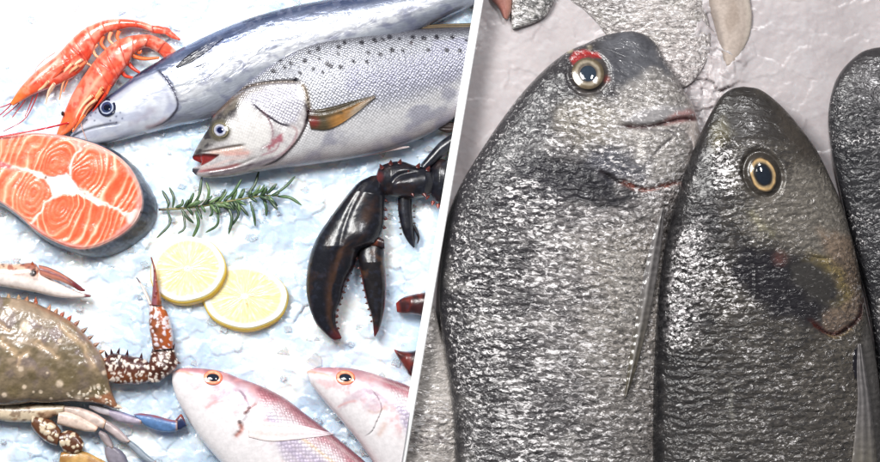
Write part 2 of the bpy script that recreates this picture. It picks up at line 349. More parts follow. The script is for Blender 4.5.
# loose clear chips lying on the white ice, far too many to count
def ice_chips():
    parts = []; rng = random.Random(5)
    for q in range(240):
        x = rng.uniform(-20, 470); y = rng.uniform(-20, 480); r = rng.uniform(2.5, 7.5) * rng.uniform(.6, 1.2)
        if x > DIV(y) - 9: continue
        n = rng.choice((3, 4, 4, 5)); el = rng.uniform(.45, 1); a0 = rng.random() * 6.3
        out = [(x + r * rng.uniform(.65, 1.25) * math.cos(a0 + 6.283 * k / n), y + r * el * rng.uniform(.6, 1.25) * math.sin(a0 + 6.283 * k / n)) for k in range(n)]
        p = Polar(np.array(out), n, 2, (x, y), rng.uniform(-.6, 1.5), wall=np.array(out) + [(rng.uniform(-.8, .8), rng.uniform(-.8, .8))] , wz=-6, wk=1, raw=True)
        p.Z += p.top * ((p.X - x) * rng.uniform(-.35, .35) + (p.Y - y) * rng.uniform(-.35, .35)); p.base((236, 244, 252) if rng.random() < .6 else (252, 253, 255)); p.prop[:, 0] = .12; parts.append(p)
    return Join(parts)
M_CHIP = material('clear_ice_chip', nscale=250, nbump=.2, var=.02, coat=.2, trans=.7)
o = ice_chips().make('ice_chips', None, M_CHIP); o['kind'] = 'stuff'; o['label'] = 'loose clear chips scattered over the white crushed ice'
for p in o.data.polygons: p.use_smooth = False
# ------------------------------------------------------------------ divider
def divider():
    ys = np.linspace(-330, 790, 40); hw = 4.3
    prof = [(-hw, -12), (-hw, 35), (-hw + .9, 36), (hw - .9, 36), (hw, 35), (hw, -12)]
    s = Shape(); r = len(prof); s.X = np.array([DIV(y) + p[0] for y in ys for p in prof]); s.Y = np.array([y for y in ys for p in prof]); s.Z = np.array([p[1] for y in ys for p in prof], float)
    s.top = (s.Z > 30).astype(float); s.S = s.X.copy(); s.W = s.Y.copy(); i = np.arange(len(ys) - 1)[:, None] * r; j = np.arange(r)[None]; k = (j + 1) % r
    s.quads = np.stack([i + j, i + r + j, i + r + k, i + k], -1).reshape(-1, 4); s.faces = [np.arange(r), np.arange(r)[::-1] + (len(ys) - 1) * r]; s.fin(); s.base((252, 252, 252)); s.prop[:, 0] = .45
    o = s.make('divider_board', None, material('white_plastic', nscale=150, nbump=.03, var=.015, coat=0))
    for p in o.data.polygons: p.use_smooth = False
    o['label'] = 'plain white slanting divider board standing between the two ice beds'; o['category'] = 'divider'
divider()
# ------------------------------------------------------------------ common details
def eye(parent, x, y, z, rx, ry, rot, rings, pup, dome=3.0, pc=(18, 20, 26), prx=1.0, label=None, body=None, coat=None):
    """rings: (radius fraction, colour) from outside in; the pupil is a dome of its own"""
    a = np.linspace(0, 2 * math.pi, 48, endpoint=False); c, q = math.cos(rot), math.sin(rot)
    def oval(fx, fy): return np.stack([x + rx * fx * np.cos(a) * c - ry * fy * np.sin(a) * q, y + rx * fx * np.cos(a) * q + ry * fy * np.sin(a) * c], 1)
    e = Polar(oval(1, 1), 48, 22, (x, y), z, wall=oval(1.02, 1.02), wz=z - 5, wk=2, dome=dome, raw=True); e.base(rings[0][1])
    rn = e.R + .13 * (fbm(e.X / (rx * .5) + 3, e.Y / (ry * .5), 33, 3) - .5) + .04 * np.sin(e.A + 1)
    for f, col in rings: e.paint(1 - sst(f - .06, f + .06, rn), col)
    gx = gy = 0.0
    if body is not None:
        k = 1.5 * max(rx, ry); gx = np.clip((body.zat(x + k, y) - body.zat(x - k, y)) / (2 * k), -.45, .45); gy = np.clip((body.zat(x, y + k) - body.zat(x, y - k)) / (2 * k), -.45, .45)
    e.Z += (e.X - x) * gx + (e.Y - y) * gy
    e.mul(1 + .7 * (fbm(e.X / (rx * .35), e.Y / (ry * .35), 71, 3) - .5)); e.mul(1 + .35 * (vn(np.cos(e.A) * 6 + 9, np.sin(e.A) * 6 + e.R * 2, 4) - .5)); e.prop[:, 0] = .12
    eo = e.make('eye', parent, M_EYE)
    pz = z + dome * (1 - pup * pup)
    p = Polar(oval(pup * prx, pup), 48, 10, (x, y), pz - .1, wall=oval(pup * prx * 1.02, pup * 1.02), wz=pz - 1, wk=1, dome=dome * pup * pup + .5, raw=True); p.Z += (p.X - x) * gx + (p.Y - y) * gy; p.base(pc); p.paint(sst(.8, 1, p.R), (8, 8, 12), .8); p.prop[:, 0] = .06
    p.make('pupil', eo, M_EYE); return eo
def fin_part(name, parent, body, A, B, h, off, base, rays=12, tip=None, raycol=None, side='l', n=60, m=26, rough=.3, label=None):
    f = Sweep(A, B, n, m, h, 0, 1.5, e=.6, lo=4)
    if body is not None: f.drape(body, off)
    else: f.Z += off
    f.base(base)
    if tip: f.paint(sst(.25, .95, f.T), tip)
    w = .5 + .5 * np.sin(f.C * rays * 1.7 + 1.5 * f.T); f.mul(.88 + .2 * w); f.Z += f.top * w * h * .3 if np.isscalar(h) else 0
    if raycol: f.paint(w ** 4, raycol, .5)
    f.prop[:, 0] = rough; f.clip(side)
    return f.make(name, parent, M_FIN, label)
# ------------------------------------------------------------------ long silver mackerel
def mackerel():
    r = thing('mackerel', 'long slim silver fish with blue back along the top, lying behind the spotted trout', 'fish', 130, 105)
    A = [(69, 138), (77, 127), (86, 116), (101, 102), (116, 91), (135, 76), (150, 66), (180, 49), (215, 32), (250, 18), (290, 7), (330, -1), (370, -7), (420, -14), (480, -23), (520, -30)]
    B = [(69, 139), (75, 142), (85, 144.5), (95, 145), (120, 141), (147, 134), (180, 126), (208, 120), (250, 104), (300, 82), (350, 62), (400, 41), (441, 21), (474, 6), (500, -6), (530, -20)]
    b = Sweep(A, B, 560, 110, [(0, 1), (.03, 9), (.12, 20), (.3, 24), (1, 24)], [(0, 8), (.15, 6), (1, 6)], 8, e=.7)
    v = (1 - b.C) / 2; X, Y = b.X, b.Y         # v: 0 at the back, 1 at the belly
    nz = fbm(X / 16, Y / 9, 2, 4) - .5; nl = fbm(b.S / 46, v * 5, 6, 4) - .5
    b.base((192, 198, 210)); b.paint(1 - sst(.05, .42, v + nl * .25), (74, 88, 126), .95); b.paint(1 - sst(.0, .13, v + nl * .1), (36, 46, 82), .9); b.paint(sst(.0, .2, nl) * (1 - sst(.1, .3, v)), (120, 134, 172), .6)
    b.paint(sst(.38, .5, v + nl * .25) * (1 - sst(.54, .68, v + nl * .25)), (244, 246, 252), .85)  # white highlight band along the flank, painted on
    b.paint(sst(.58, .9, v + nl * .3), (148, 154, 170), .85); b.paint(sst(.1, .3, fbm(b.S / 20, v * 9, 76, 4) - .5) * sst(.45, .7, v), (112, 114, 140), .55); b.paint(sst(.05, .22, nz) * sst(.25, .5, v), (120, 124, 156), .55)
    b.paint(sst(.08, .2, fbm(X / 5, Y / 5, 40, 3) - .5) * .5, (150, 154, 180), .6)
    ht = 1 - sst(.15, .28, b.T); head = b.poly([(60, 142), (100, 104), (132, 79), (160, 72), (171, 85), (180, 106), (168, 122), (150, 136), (100, 150)], 2)
    b.paint(head, (222, 226, 238), .75); b.paint(head * sst(-.08, .14, nz), (176, 182, 206), .6)
    b.paint(head * (1 - sst(.05, .16, v + nl * .05)), (70, 84, 124), .9)
    b.paint(b.line([(97, 108), (116, 93), (140, 79), (160, 72)], 1.2), (62, 74, 112), .6)
    b.paint(b.line([(70, 138), (85, 131), (97, 127.5), (110, 125), (120, 124.5)], 1.0), (34, 38, 56), .95); b.groove([(70, 138), (85, 131), (97, 127.5), (110, 125), (121, 124)], 1.2, 2.2)
    g = [(161, 72), (167, 79), (173, 88), (178, 98), (179, 107), (175, 114), (166, 122), (150, 129)]
    b.step(g, 2.4, 14); b.paint(b.line([(158, 70), (164, 75), (171, 84), (177, 94)], 1.7), (44, 50, 78), .95); b.paint(b.line(g, 1.1), (84, 84, 108), .9); b.paint(b.line([(152, 78), (166, 92), (172, 106), (164, 118)], 3, 2), (176, 180, 204), .6); b.paint(b.line([(128, 126), (146, 116), (158, 110)], 3, 3), (186, 178, 192), .5)
    b.paint(b.line([(168, 118), (158, 125), (146, 128)], 2.2), (176, 140, 140), .5); b.paint(b.line([(95, 145.5), (120, 141), (147, 133.5)], 1.8), (70, 60, 84), .8)  # last stroke: shading below the chin put into the colour
    b.paint(b.dot(146, 134, 1.6), (40, 30, 40)); b.paint(b.line([(120, 108), (150, 96)], 5, 3), (158, 168, 200), .6); b.paint(b.line([(82, 135), (100, 132), (122, 130), (140, 126)], 4, 2), (190, 196, 214), .6)
    for x, y in ((97, 113), (92, 116), (88, 120), (104, 98), (96, 121), (112, 121), (118, 117), (122, 113), (124, 119), (118, 123)): b.paint(b.dot(x + 0, y, .9), (70, 78, 110), .8)
    b.paint(b.poly([(186, 64), (200, 56), (216, 46), (213, 58), (206, 69), (197, 68)], 3, 3, 6), (26, 30, 52), .85)
    b.bulge(108.5, 108, 12, 10, 1.5); b.setp(np.ones(len(X)), .27, .42, .8); b.setp(head, .28, .15, .35)
    b.paint(b.line([(300, 83), (350, 61), (400, 41), (441, 20), (474, 5)], 2.6), (90, 92, 112), .7); z = b.zat(108, 108)
    b.mul(np.full(len(X), .80)); b.clip('l').make('body', r, M_SILVER)
    eye(r, 108.6, 108, z - .6, 9.2, 8.6, -.3, [(1, (26, 30, 54)), (.76, (176, 184, 204)), (.62, (44, 54, 88))], .42, 1.4, (10, 16, 34), body=b)
    fin_part('pectoral_fin', r, b, [(177, 67), (190, 55), (206, 45), (223, 39)], [(179, 68.5), (192, 63), (207, 53), (224, 39.5)], 1.0, .5, (20, 23, 38), 7, (62, 70, 98))
mackerel()
# ------------------------------------------------------------------ spotted sea trout
def trout():
    r = thing('sea_trout', 'silver trout with black spots on its back and an open red mouth', 'fish', 260, 130)
    A = [(193, 157), (197, 148), (203, 138), (210, 127), (213, 118), (221, 107), (230, 97), (240, 86), (252, 75), (268, 62), (285, 51), (300, 44), (323, 37), (350, 33), (380, 31), (405, 30), (440, 28), (475, 26), (515, 24)]
    B = [(193, 172), (198, 176), (208, 178), (230, 177), (255, 172.5), (280, 168.5), (300, 166.5), (325, 163), (345, 160), (370, 155), (395, 148.5), (420, 139), (440, 128), (455, 118), (475, 104), (505, 88)]
    b = Sweep(A, B, 460, 210, [(0, 3), (.06, 12), (.2, 24), (.45, 29), (1, 21)], [(0, 13), (.6, 13), (1, 9)], [(0, 5), (1, 9)], e=.66)
    v = (1 - b.C) / 2; X, Y = b.X, b.Y; nl = fbm(b.S / 30, v * 5, 6, 4) - .5; nz = fbm(X / 9, Y / 9, 22, 4) - .5
    b.base((186, 188, 196)); b.paint(1 - sst(.0, .40, v + nl * .2), (130, 132, 142), .85); b.paint(1 - sst(0, .10, v + nl * .08), (98, 96, 106), .8)
    b.paint(sst(.5, .72, v + nl * .2), (240, 238, 240), .8); b.paint(sst(.82, 1.0, v + nl * .15), (170, 156, 160), .8)
    b.paint(sst(.05, .25, nl), (146, 146, 170), .6); b.paint(sst(300, 420, X) * sst(.15, .35, v) * (1 - sst(.5, .72, v)), (140, 140, 164), .6); b.setp(np.ones(len(X)), .32, .32, 1.0); b.setp(sst(.6, .8, v), bump=.55)
    # head
    head = b.poly([(180, 150), (206, 128), (220, 113), (237, 97), (262, 84), (300, 82), (306, 96), (310, 112), (306, 127), (298, 142), (284, 155), (262, 170), (220, 182), (185, 180)], 2)
    b.setp(head, .22, .05, .3); b.paint(head, (222, 217, 216), .8); b.paint(head * sst(.02, .2, nz), (168, 160, 164), .55); b.paint(head * sst(.05, .2, fbm(X / 3.5, Y / 3.5, 27, 3) - .5), (196, 190, 194), .5)
    scal = b.poly([(238, 98), (262, 86), (299, 84), (304, 106), (296, 124), (284, 124), (272, 117), (262, 110), (253, 104)], 4, 2); b.setp(scal, .34, .2, 1.0); b.paint(scal, (206, 204, 220), .8)
    cheek = b.poly([(232, 122), (252, 110), (266, 118), (274, 130), (270, 146), (252, 153), (232, 146)], 6, 2); b.paint(cheek, (246, 243, 240), .75)
    snout = b.poly([(190, 160), (204, 135), (212, 120), (226, 108), (238, 98), (242, 108), (232, 118), (218, 142), (204, 152)], 4, 2, 6); b.paint(snout, (112, 108, 104), .9)
    b.paint(snout * sst(-.02, .14, nz), (46, 42, 50), .85); b.paint(b.line([(212, 116), (218, 112), (226, 106), (236, 96)], 2.6), (150, 120, 104), .7)
    b.paint(b.dot(213, 115, 3, 1.5), (188, 120, 116), .8)
    nape = [(236, 94), (248, 88), (262, 84.5), (284, 82.5), (302, 83)]; b.paint(b.line(nape, 2.0), (86, 66, 48), .9); b.paint(b.line([(224, 116), (236, 104), (250, 94), (268, 88)], 3, 2), (150, 140, 126), .6); b.groove(nape, 2, 1.6)
    b.paint(b.line([(214, 114), (232, 102), (248, 91)], 1.6), (110, 92, 76), .7)
    pre = [(254, 104), (263, 112), (273, 119), (281, 124), (292, 127)]; b.step(pre, -1.6, 8); b.paint(b.line(pre, 1.4), (58, 46, 70), .95)
    p2 = [(262, 110), (270, 120), (274, 132), (272, 143), (262, 150)]; b.step(p2, -1.4, 6); b.paint(b.line(p2, 1.5), (150, 118, 128), .7)
    gill = [(303, 83), (307, 92), (309, 103), (309, 114), (306, 126), (300, 138), (290, 150), (278, 160), (262, 167)]
    b.step(gill, 3.4, 16); b.paint(b.line([(302, 84), (307, 92), (309, 103), (311, 112)], 2.4), (150, 132, 108), .85); b.paint(b.line(gill[3:], 1.4), (104, 80, 86), .8); b.paint(b.line([(306, 104), (309, 114), (307, 124)], 2.4), (48, 30, 40), .9)
    b.paint(b.line([(292, 126), (298, 132), (293, 146), (280, 157)], 1.3), (186, 150, 152), .7); b.paint(b.line([(300, 132), (288, 150), (272, 160)], 1.0), (170, 140, 150), .6)
    b.paint(b.poly([(268, 148), (276, 138), (284, 134), (284, 142), (276, 146), (270, 152)], 2, 2, 4), (168, 66, 88), .8); b.paint(b.line([(282, 138), (277, 150), (262, 156)], 1.2), (160, 90, 110), .6)
    # jaws
    b.paint(b.line([(202, 152), (215, 150), (230, 147), (246, 145)], 1.3), (74, 64, 60), .95); b.paint(b.line([(210, 154), (230, 151.5), (246, 149)], 3), (232, 196, 180), .8); b.groove([(203, 153), (222, 150), (247, 146)], 1.4, 1.0)
    b.paint(b.line([(224, 154), (240, 154), (252, 153)], 2.6), (238, 176, 164), .7)
    mouth = b.poly([(188, 157.5), (196, 155), (206, 154.3), (220, 155.5), (212, 161), (204, 165), (196, 167), (188, 166)], 1.0); b.paint(mouth, (140, 26, 28), .97); b.paint(b.poly([(194, 157), (205, 156.5), (203, 163), (196, 162)], 1.5, 1, 3), (196, 64, 56), .6); b.Z -= mouth * b.top * 6
    b.paint(b.line([(200, 169), (215, 166), (232, 160), (250, 157)], 1.6), (240, 214, 210), .8)
    b.paint(b.line([(198, 172), (212, 170), (226, 168), (242, 164)], 1.6), (206, 96, 104), .75); b.paint(b.poly([(190, 168), (200, 169), (197, 175), (190, 177)], 1.2), (44, 40, 56), .9)
    b.paint(b.line([(205, 176), (235, 172), (262, 163), (282, 157)], 3.0, 1), (122, 110, 122), .8); b.paint(b.line([(208, 174), (232, 170), (256, 164)], 1.0), (84, 62, 72), .7); b.groove([(206, 172), (235, 167), (258, 158)], 1.5, 1.5)
    # the open gape: pull the skin back between the jaws
    ga = (1 - sst(0, .05, b.T)) * np.exp(-((b.C - .1) / .38) ** 2); b.X += ga * 9; b.faces = b.faces[1:]
    sp = [(345, 43.5), (339, 48), (338, 54.5), (362, 43.5), (375, 41), (383, 40), (390, 38), (368, 53.5), (380, 55), (392, 51), (403, 51.5), (429, 51), (447, 51), (459, 51), (436, 38), (452, 38), (466, 41), (342, 68), (354, 62), (367, 62.5), (331, 67), (399, 39.5), (413, 38), (424, 39), (310, 53), (319, 50), (314, 70), (323, 73), (328, 65), (301, 73.6), (292, 64), (306, 62), (285, 68), (280, 60), (296, 80), (320, 60), (275, 72)]
    for k, (x, y) in enumerate(sp): b.paint(b.dot(x + .6 * math.sin(k), y, 2.0 + .6 * math.sin(k * 2.3), .9), (30, 28, 42), .95); b.paint(b.dot(x + 1, y + 1, 1.5 + .5 * math.sin(k * 5), .8), (34, 32, 46), .8)
    b.paint(b.line([(410, 43), (413, 44.5)], 2.2), (48, 34, 44), .95)
    b.paint(b.line([(330, 38), (345, 34.5), (366, 33)], 1.4), (96, 50, 66), .9)
    b.bulge(221.5, 131, 11, 10, 2.5); b.paint(1 - sst(9, 13, np.hypot(X - 221.5, Y - 131)), (104, 98, 82), .9); z = b.zat(222, 131)
    b.mul(.84 - .10 * head); b.clip('l').make('body', r, M_TROUT)
    eye(r, 221.6, 130.8, z - .6, 8.4, 7.6, .3, [(1, (120, 112, 88)), (.86, (84, 78, 74)), (.74, (178, 178, 188)), (.52, (120, 126, 160))], .44, 1.5, (14, 20, 54), body=b)
    f = Sweep([(307, 110), (320, 110), (335, 107), (352, 102), (375, 96)], [(312, 130), (326, 131), (338, 127), (352, 118), (376, 99)], 110, 50, 2.4, 0, 1.5, e=.6, lo=4).drape(b, 1.0); q = (1 - f.C) / 2 + (fbm(f.X / 8, f.Y / 5, 3, 3) - .5) * .35
    f.base((74, 64, 46)); f.paint(sst(.3, .6, q) * sst(.2, .4, f.T), (170, 120, 62), .8); f.paint(sst(.45, .7, q) * sst(.45, .7, f.T), (168, 160, 146), .7); f.paint(1 - sst(.0, .3, q), (46, 42, 36), .8); f.paint(sst(.7, 1, f.T), (104, 100, 98), .6)
    f.paint(f.dot(315, 123, 5, 4), (112, 36, 36), .85); f.paint(f.dot(310, 113, 5, 4), (52, 26, 34), .85); w = vn(f.C * 7 + 20 + f.T, f.T * 2, 5); f.mul(.82 + .3 * w); f.Z += f.top * w * .8; f.prop[:, 0] = .3; f.make('pectoral_fin', r, M_FIN)
    fin_part('pelvic_fin', r, None, [(341, 158), (360, 150), (385, 147.5), (409, 146.5)], [(342, 160), (362, 157), (388, 152), (410, 147.5)], 2.0, 15, (226, 158, 152), 4, (238, 222, 220))
    f = Sweep([(334, 157), (340, 156)], [(334, 161), (341, 160)], 8, 10, 2, 14, 2); f.base((40, 30, 40)); f.make('pelvic_fin', r, M_FIN)
    fin_part('dorsal_fin', r, None, [(399, 30), (416, 26.5), (440, 24.5), (470, 23.5), (490, 23)], [(399, 31.5), (416, 32), (440, 31), (470, 31), (490, 30)], 2.4, 15, (70, 58, 44), 6, (84, 76, 60), (150, 126, 90))
    fin_part('anal_fin', r, None, [(436, 127), (446, 122), (458, 123), (480, 122)], [(437, 129), (446, 133), (458, 132), (480, 131)], 2.2, 12, (46, 34, 32), 6, (120, 92, 72))
trout()
# ------------------------------------------------------------------ prawns
def prawn_skin(b, seg0, nseg, pale=.5, sd=0):
    n = fbm(b.X / 7, b.Y / 7, 14 + sd, 4); v = (1 - b.C) / 2
    b.base((228, 92, 66)); b.paint(sst(.42, .7, n), (246, 172, 150), pale); b.paint(sst(.55, .75, fbm(b.X / 4, b.Y / 4, 44 + sd, 3)), (198, 44, 30), .7)
    b.paint(sst(.6, .95, v), (206, 62, 36), .7); b.paint((1 - sst(.0, .16, v)), (240, 150, 122), .6)
    t = (b.T - seg0) / (1 - seg0) * nseg; f = t - np.floor(t); on = (b.T > seg0)
    b.Z += b.top * on * 1.7 * (f - .4); b.paint(on * np.exp(-((f - .04) / .07) ** 2), (176, 46, 32), .5); b.paint(on * np.exp(-((f - .8) / .2) ** 2) * sst(.35, .6, n), (250, 190, 170), .6)
    b.prop[:, 0] = .28
def feeler(parent, pts, r0, r1, c, name='antenna', n=40):
    t = Tube(pts, [(0, r0), (1, r1)], n, 6); t.base(c); t.prop[:, 0] = .3; return t.make(name, parent, M_PRAWN)
def prawns():
    r = thing('prawn', 'red prawn stretched along the upper side of the pair, its tail tip free', 'prawn', 70, 60, 0, 'red prawns beside the long silver fish')
    A = [(11, 103), (22, 87), (35, 73), (49, 62), (58, 55), (70, 42), (83, 30), (97, 23), (110, 19.5), (125, 19), (140, 21), (153, 25)]
    B = [(14, 106), (30, 97), (44, 91), (62, 84), (80, 73), (91, 58), (97, 46), (107, 34), (120, 30), (134, 28), (146, 30), (154, 33)]
    b = Sweep(A, B, 220, 44, [(0, 2), (.2, 9), (.45, 12), (.8, 8), (1, 5)], 10, 8, e=.7); prawn_skin(b, .42, 6)
    b.paint((1 - sst(.0, .22, b.T)), (244, 128, 44), .7); b.step([(34, 88), (50, 72), (66, 62), (84, 50)], 1.2, 6); b.paint(b.line([(30, 86), (48, 70), (62, 58)], 1.2), (250, 206, 190), .7)
    b.groove([(70, 44), (82, 56), (88, 64)], 1.3, 2); b.paint(b.line([(69, 44), (80, 54), (88, 64)], 1.4), (176, 40, 26), .8)
    b.make('body', r, M_PRAWN)
    for A2, B2 in (([(151, 25), (160, 26), (169, 29)], [(152, 33), (160, 34), (170, 35)]), ([(166, 28), (173, 32), (181, 39)], [(164, 33), (171, 38), (180, 41)]), ([(164, 27), (169, 28), (172, 31)], [(163, 31), (168, 33), (172, 33)])):
        f = Sweep(A2, B2, 30, 14, 3.4, 8, 5); f.base((226, 80, 56)); f.paint(sst(.5, .9, fbm(f.X / 3, f.Y / 3, 9, 2)), (244, 160, 140), .6); f.prop[:, 0] = .3; f.make('tail_fan', r, M_PRAWN)
    for k, p in enumerate(([(74, 64), (62, 76), (54, 88), (48, 98)], [(80, 66), (70, 74), (64, 84), (60, 100)], [(66, 66), (56, 76), (46, 82)], [(56, 84), (50, 92), (47, 104)], [(84, 60), (72, 68), (60, 80), (52, 92)], [(88, 62), (78, 70), (70, 78), (64, 92)], [(64, 70), (52, 80), (40, 84)], [(50, 82), (44, 88), (36, 92), (30, 96)])):
        feeler(r, [(x, y, 23 - 5 * i) for i, (x, y) in enumerate(p)], 1.7, .7, [(244, 196, 160), (240, 170, 130), (222, 90, 60), (246, 206, 176), (250, 214, 180), (232, 130, 90), (214, 84, 56), (250, 196, 150)][k], 'leg')
    for k, p in enumerate(([(98, 44), (94, 50), (98, 57), (104, 55)], [(104, 36), (102, 44), (108, 50), (112, 46)], [(112, 32), (110, 40), (116, 46)], [(120, 31), (118, 38), (123, 43)], [(88, 56), (86, 62), (92, 66)])):
        feeler(r, [(x, y, 12) for x, y in p], 2.4, 1.0, (238, 120, 74) if k % 2 else (246, 170, 130), 'swimmeret', 20)
    for p in ([(34, 96, 8), (30, 106, 5), (25, 117, 3)], [(26, 100, 8), (20, 108, 5), (12, 118, 3)], [(20, 103, 7), (12, 110, 4), (3, 117, 3)], [(12, 103, 6), (5, 106, 4), (-8, 110, 3)], [(16, 100, 8), (4, 112, 5), (-14, 126, 4)], [(40, 90, 12), (34, 104, 6), (24, 120, 4), (6, 132, 30)]): feeler(r, p, .7, .45, (178, 40, 44))
    feeler(r, [(56, 53, 14), (45, 60, 9), (37, 68, 6), (35.5, 75, 4)], .55, .35, (196, 150, 140))
    e = Polar([(41, 72), (44, 70), (47, 72), (46, 75), (42, 75)], 20, 8, (44, 72.6), 16, wall=[(41, 72), (44, 70), (47, 72), (46, 75), (42, 75)], wz=12, wk=1, dome=2); e.base((30, 16, 18)); e.prop[:, 0] = .1; e.make('eye', r, M_EYE)
    r = thing('prawn', 'red prawn curled tightly with its tail tucked under the long silver fish', 'prawn', 95, 85, 0, 'red prawns beside the long silver fish')
    A = [(57, 135), (63, 118), (70, 101), (78, 86), (88, 71), (97, 59), (107, 49), (118, 41), (132, 36), (150, 35), (165, 41), (178, 52)]
    B = [(61, 137), (72, 131), (84, 119), (95, 107), (106, 97), (116, 84), (124, 72), (131, 62), (134, 55), (146, 48), (158, 53), (168, 62)]
    b = Sweep(A, B, 220, 46, [(0, 2), (.2, 9), (.45, 13), (.8, 9), (1, 4)], [(0, 10), (.75, 12), (1, 2)], 9, e=.7); prawn_skin(b, .46, 6, .45, 3)
    b.paint((1 - sst(0, .25, b.T)) * b.poly([(50, 140), (70, 110), (90, 112), (70, 140)], 4), (240, 120, 50), .7); b.paint(b.line([(76, 116), (86, 100), (96, 84), (108, 70)], 2), (250, 190, 160), .6)
    b.step([(98, 60), (110, 70), (119, 82)], 1.4, 6); b.paint(b.line([(98, 60), (110, 70), (119, 82)], 1.3), (180, 44, 30), .7)
    b.make('body', r, M_PRAWN)
    for k, p in enumerate(([(104, 92), (96, 102), (88, 112), (83, 123)], [(108, 94), (100, 104), (94, 112)], [(98, 100), (88, 108), (80, 122)], [(112, 86), (106, 98), (98, 107)], [(86, 116), (80, 124), (74, 132)], [(94, 96), (84, 106), (76, 120), (74, 130)], [(104, 88), (98, 96), (90, 104)])):
        feeler(r, [(x, y, 25 - 4.5 * i) for i, (x, y) in enumerate(p)], 1.8, .7, [(240, 150, 96), (206, 56, 34), (246, 190, 150), (226, 90, 50), (238, 120, 60), (250, 206, 170), (248, 180, 130)][k], 'leg')
    for k, p in enumerate(([(131, 52), (136, 57), (146, 59), (160, 58)], [(127, 60), (133, 68), (142, 74)], [(135, 48), (140, 53), (142, 50)], [(122, 70), (126, 76), (134, 78)])):
        feeler(r, [(x, y, 11) for x, y in p], 2.6, 1.2, (240, 110, 50) if k % 2 == 0 else (214, 60, 36), 'swimmeret', 20)
    e = Polar([(62.5, 113), (64, 111.5), (65.5, 113), (64.5, 116), (62.8, 115.5)], 20, 8, (64.4, 113.5), 17.5, wall=[(62.5, 113), (64, 111.5), (65.5, 113), (64.5, 116), (62.8, 115.5)], wz=12, wk=1, dome=2); e.base((30, 16, 18)); e.prop[:, 0] = .1; e.make('eye', r, M_EYE)
    feeler(r, [(70, 123, 17), (45, 129.5, 33), (0, 138, 33), (-40, 147, 20)], .95, .8, (196, 24, 34)); feeler(r, [(84, 112, 18), (82.5, 124, 20), (88, 141, 19)], .5, .4, (214, 160, 140))
prawns()
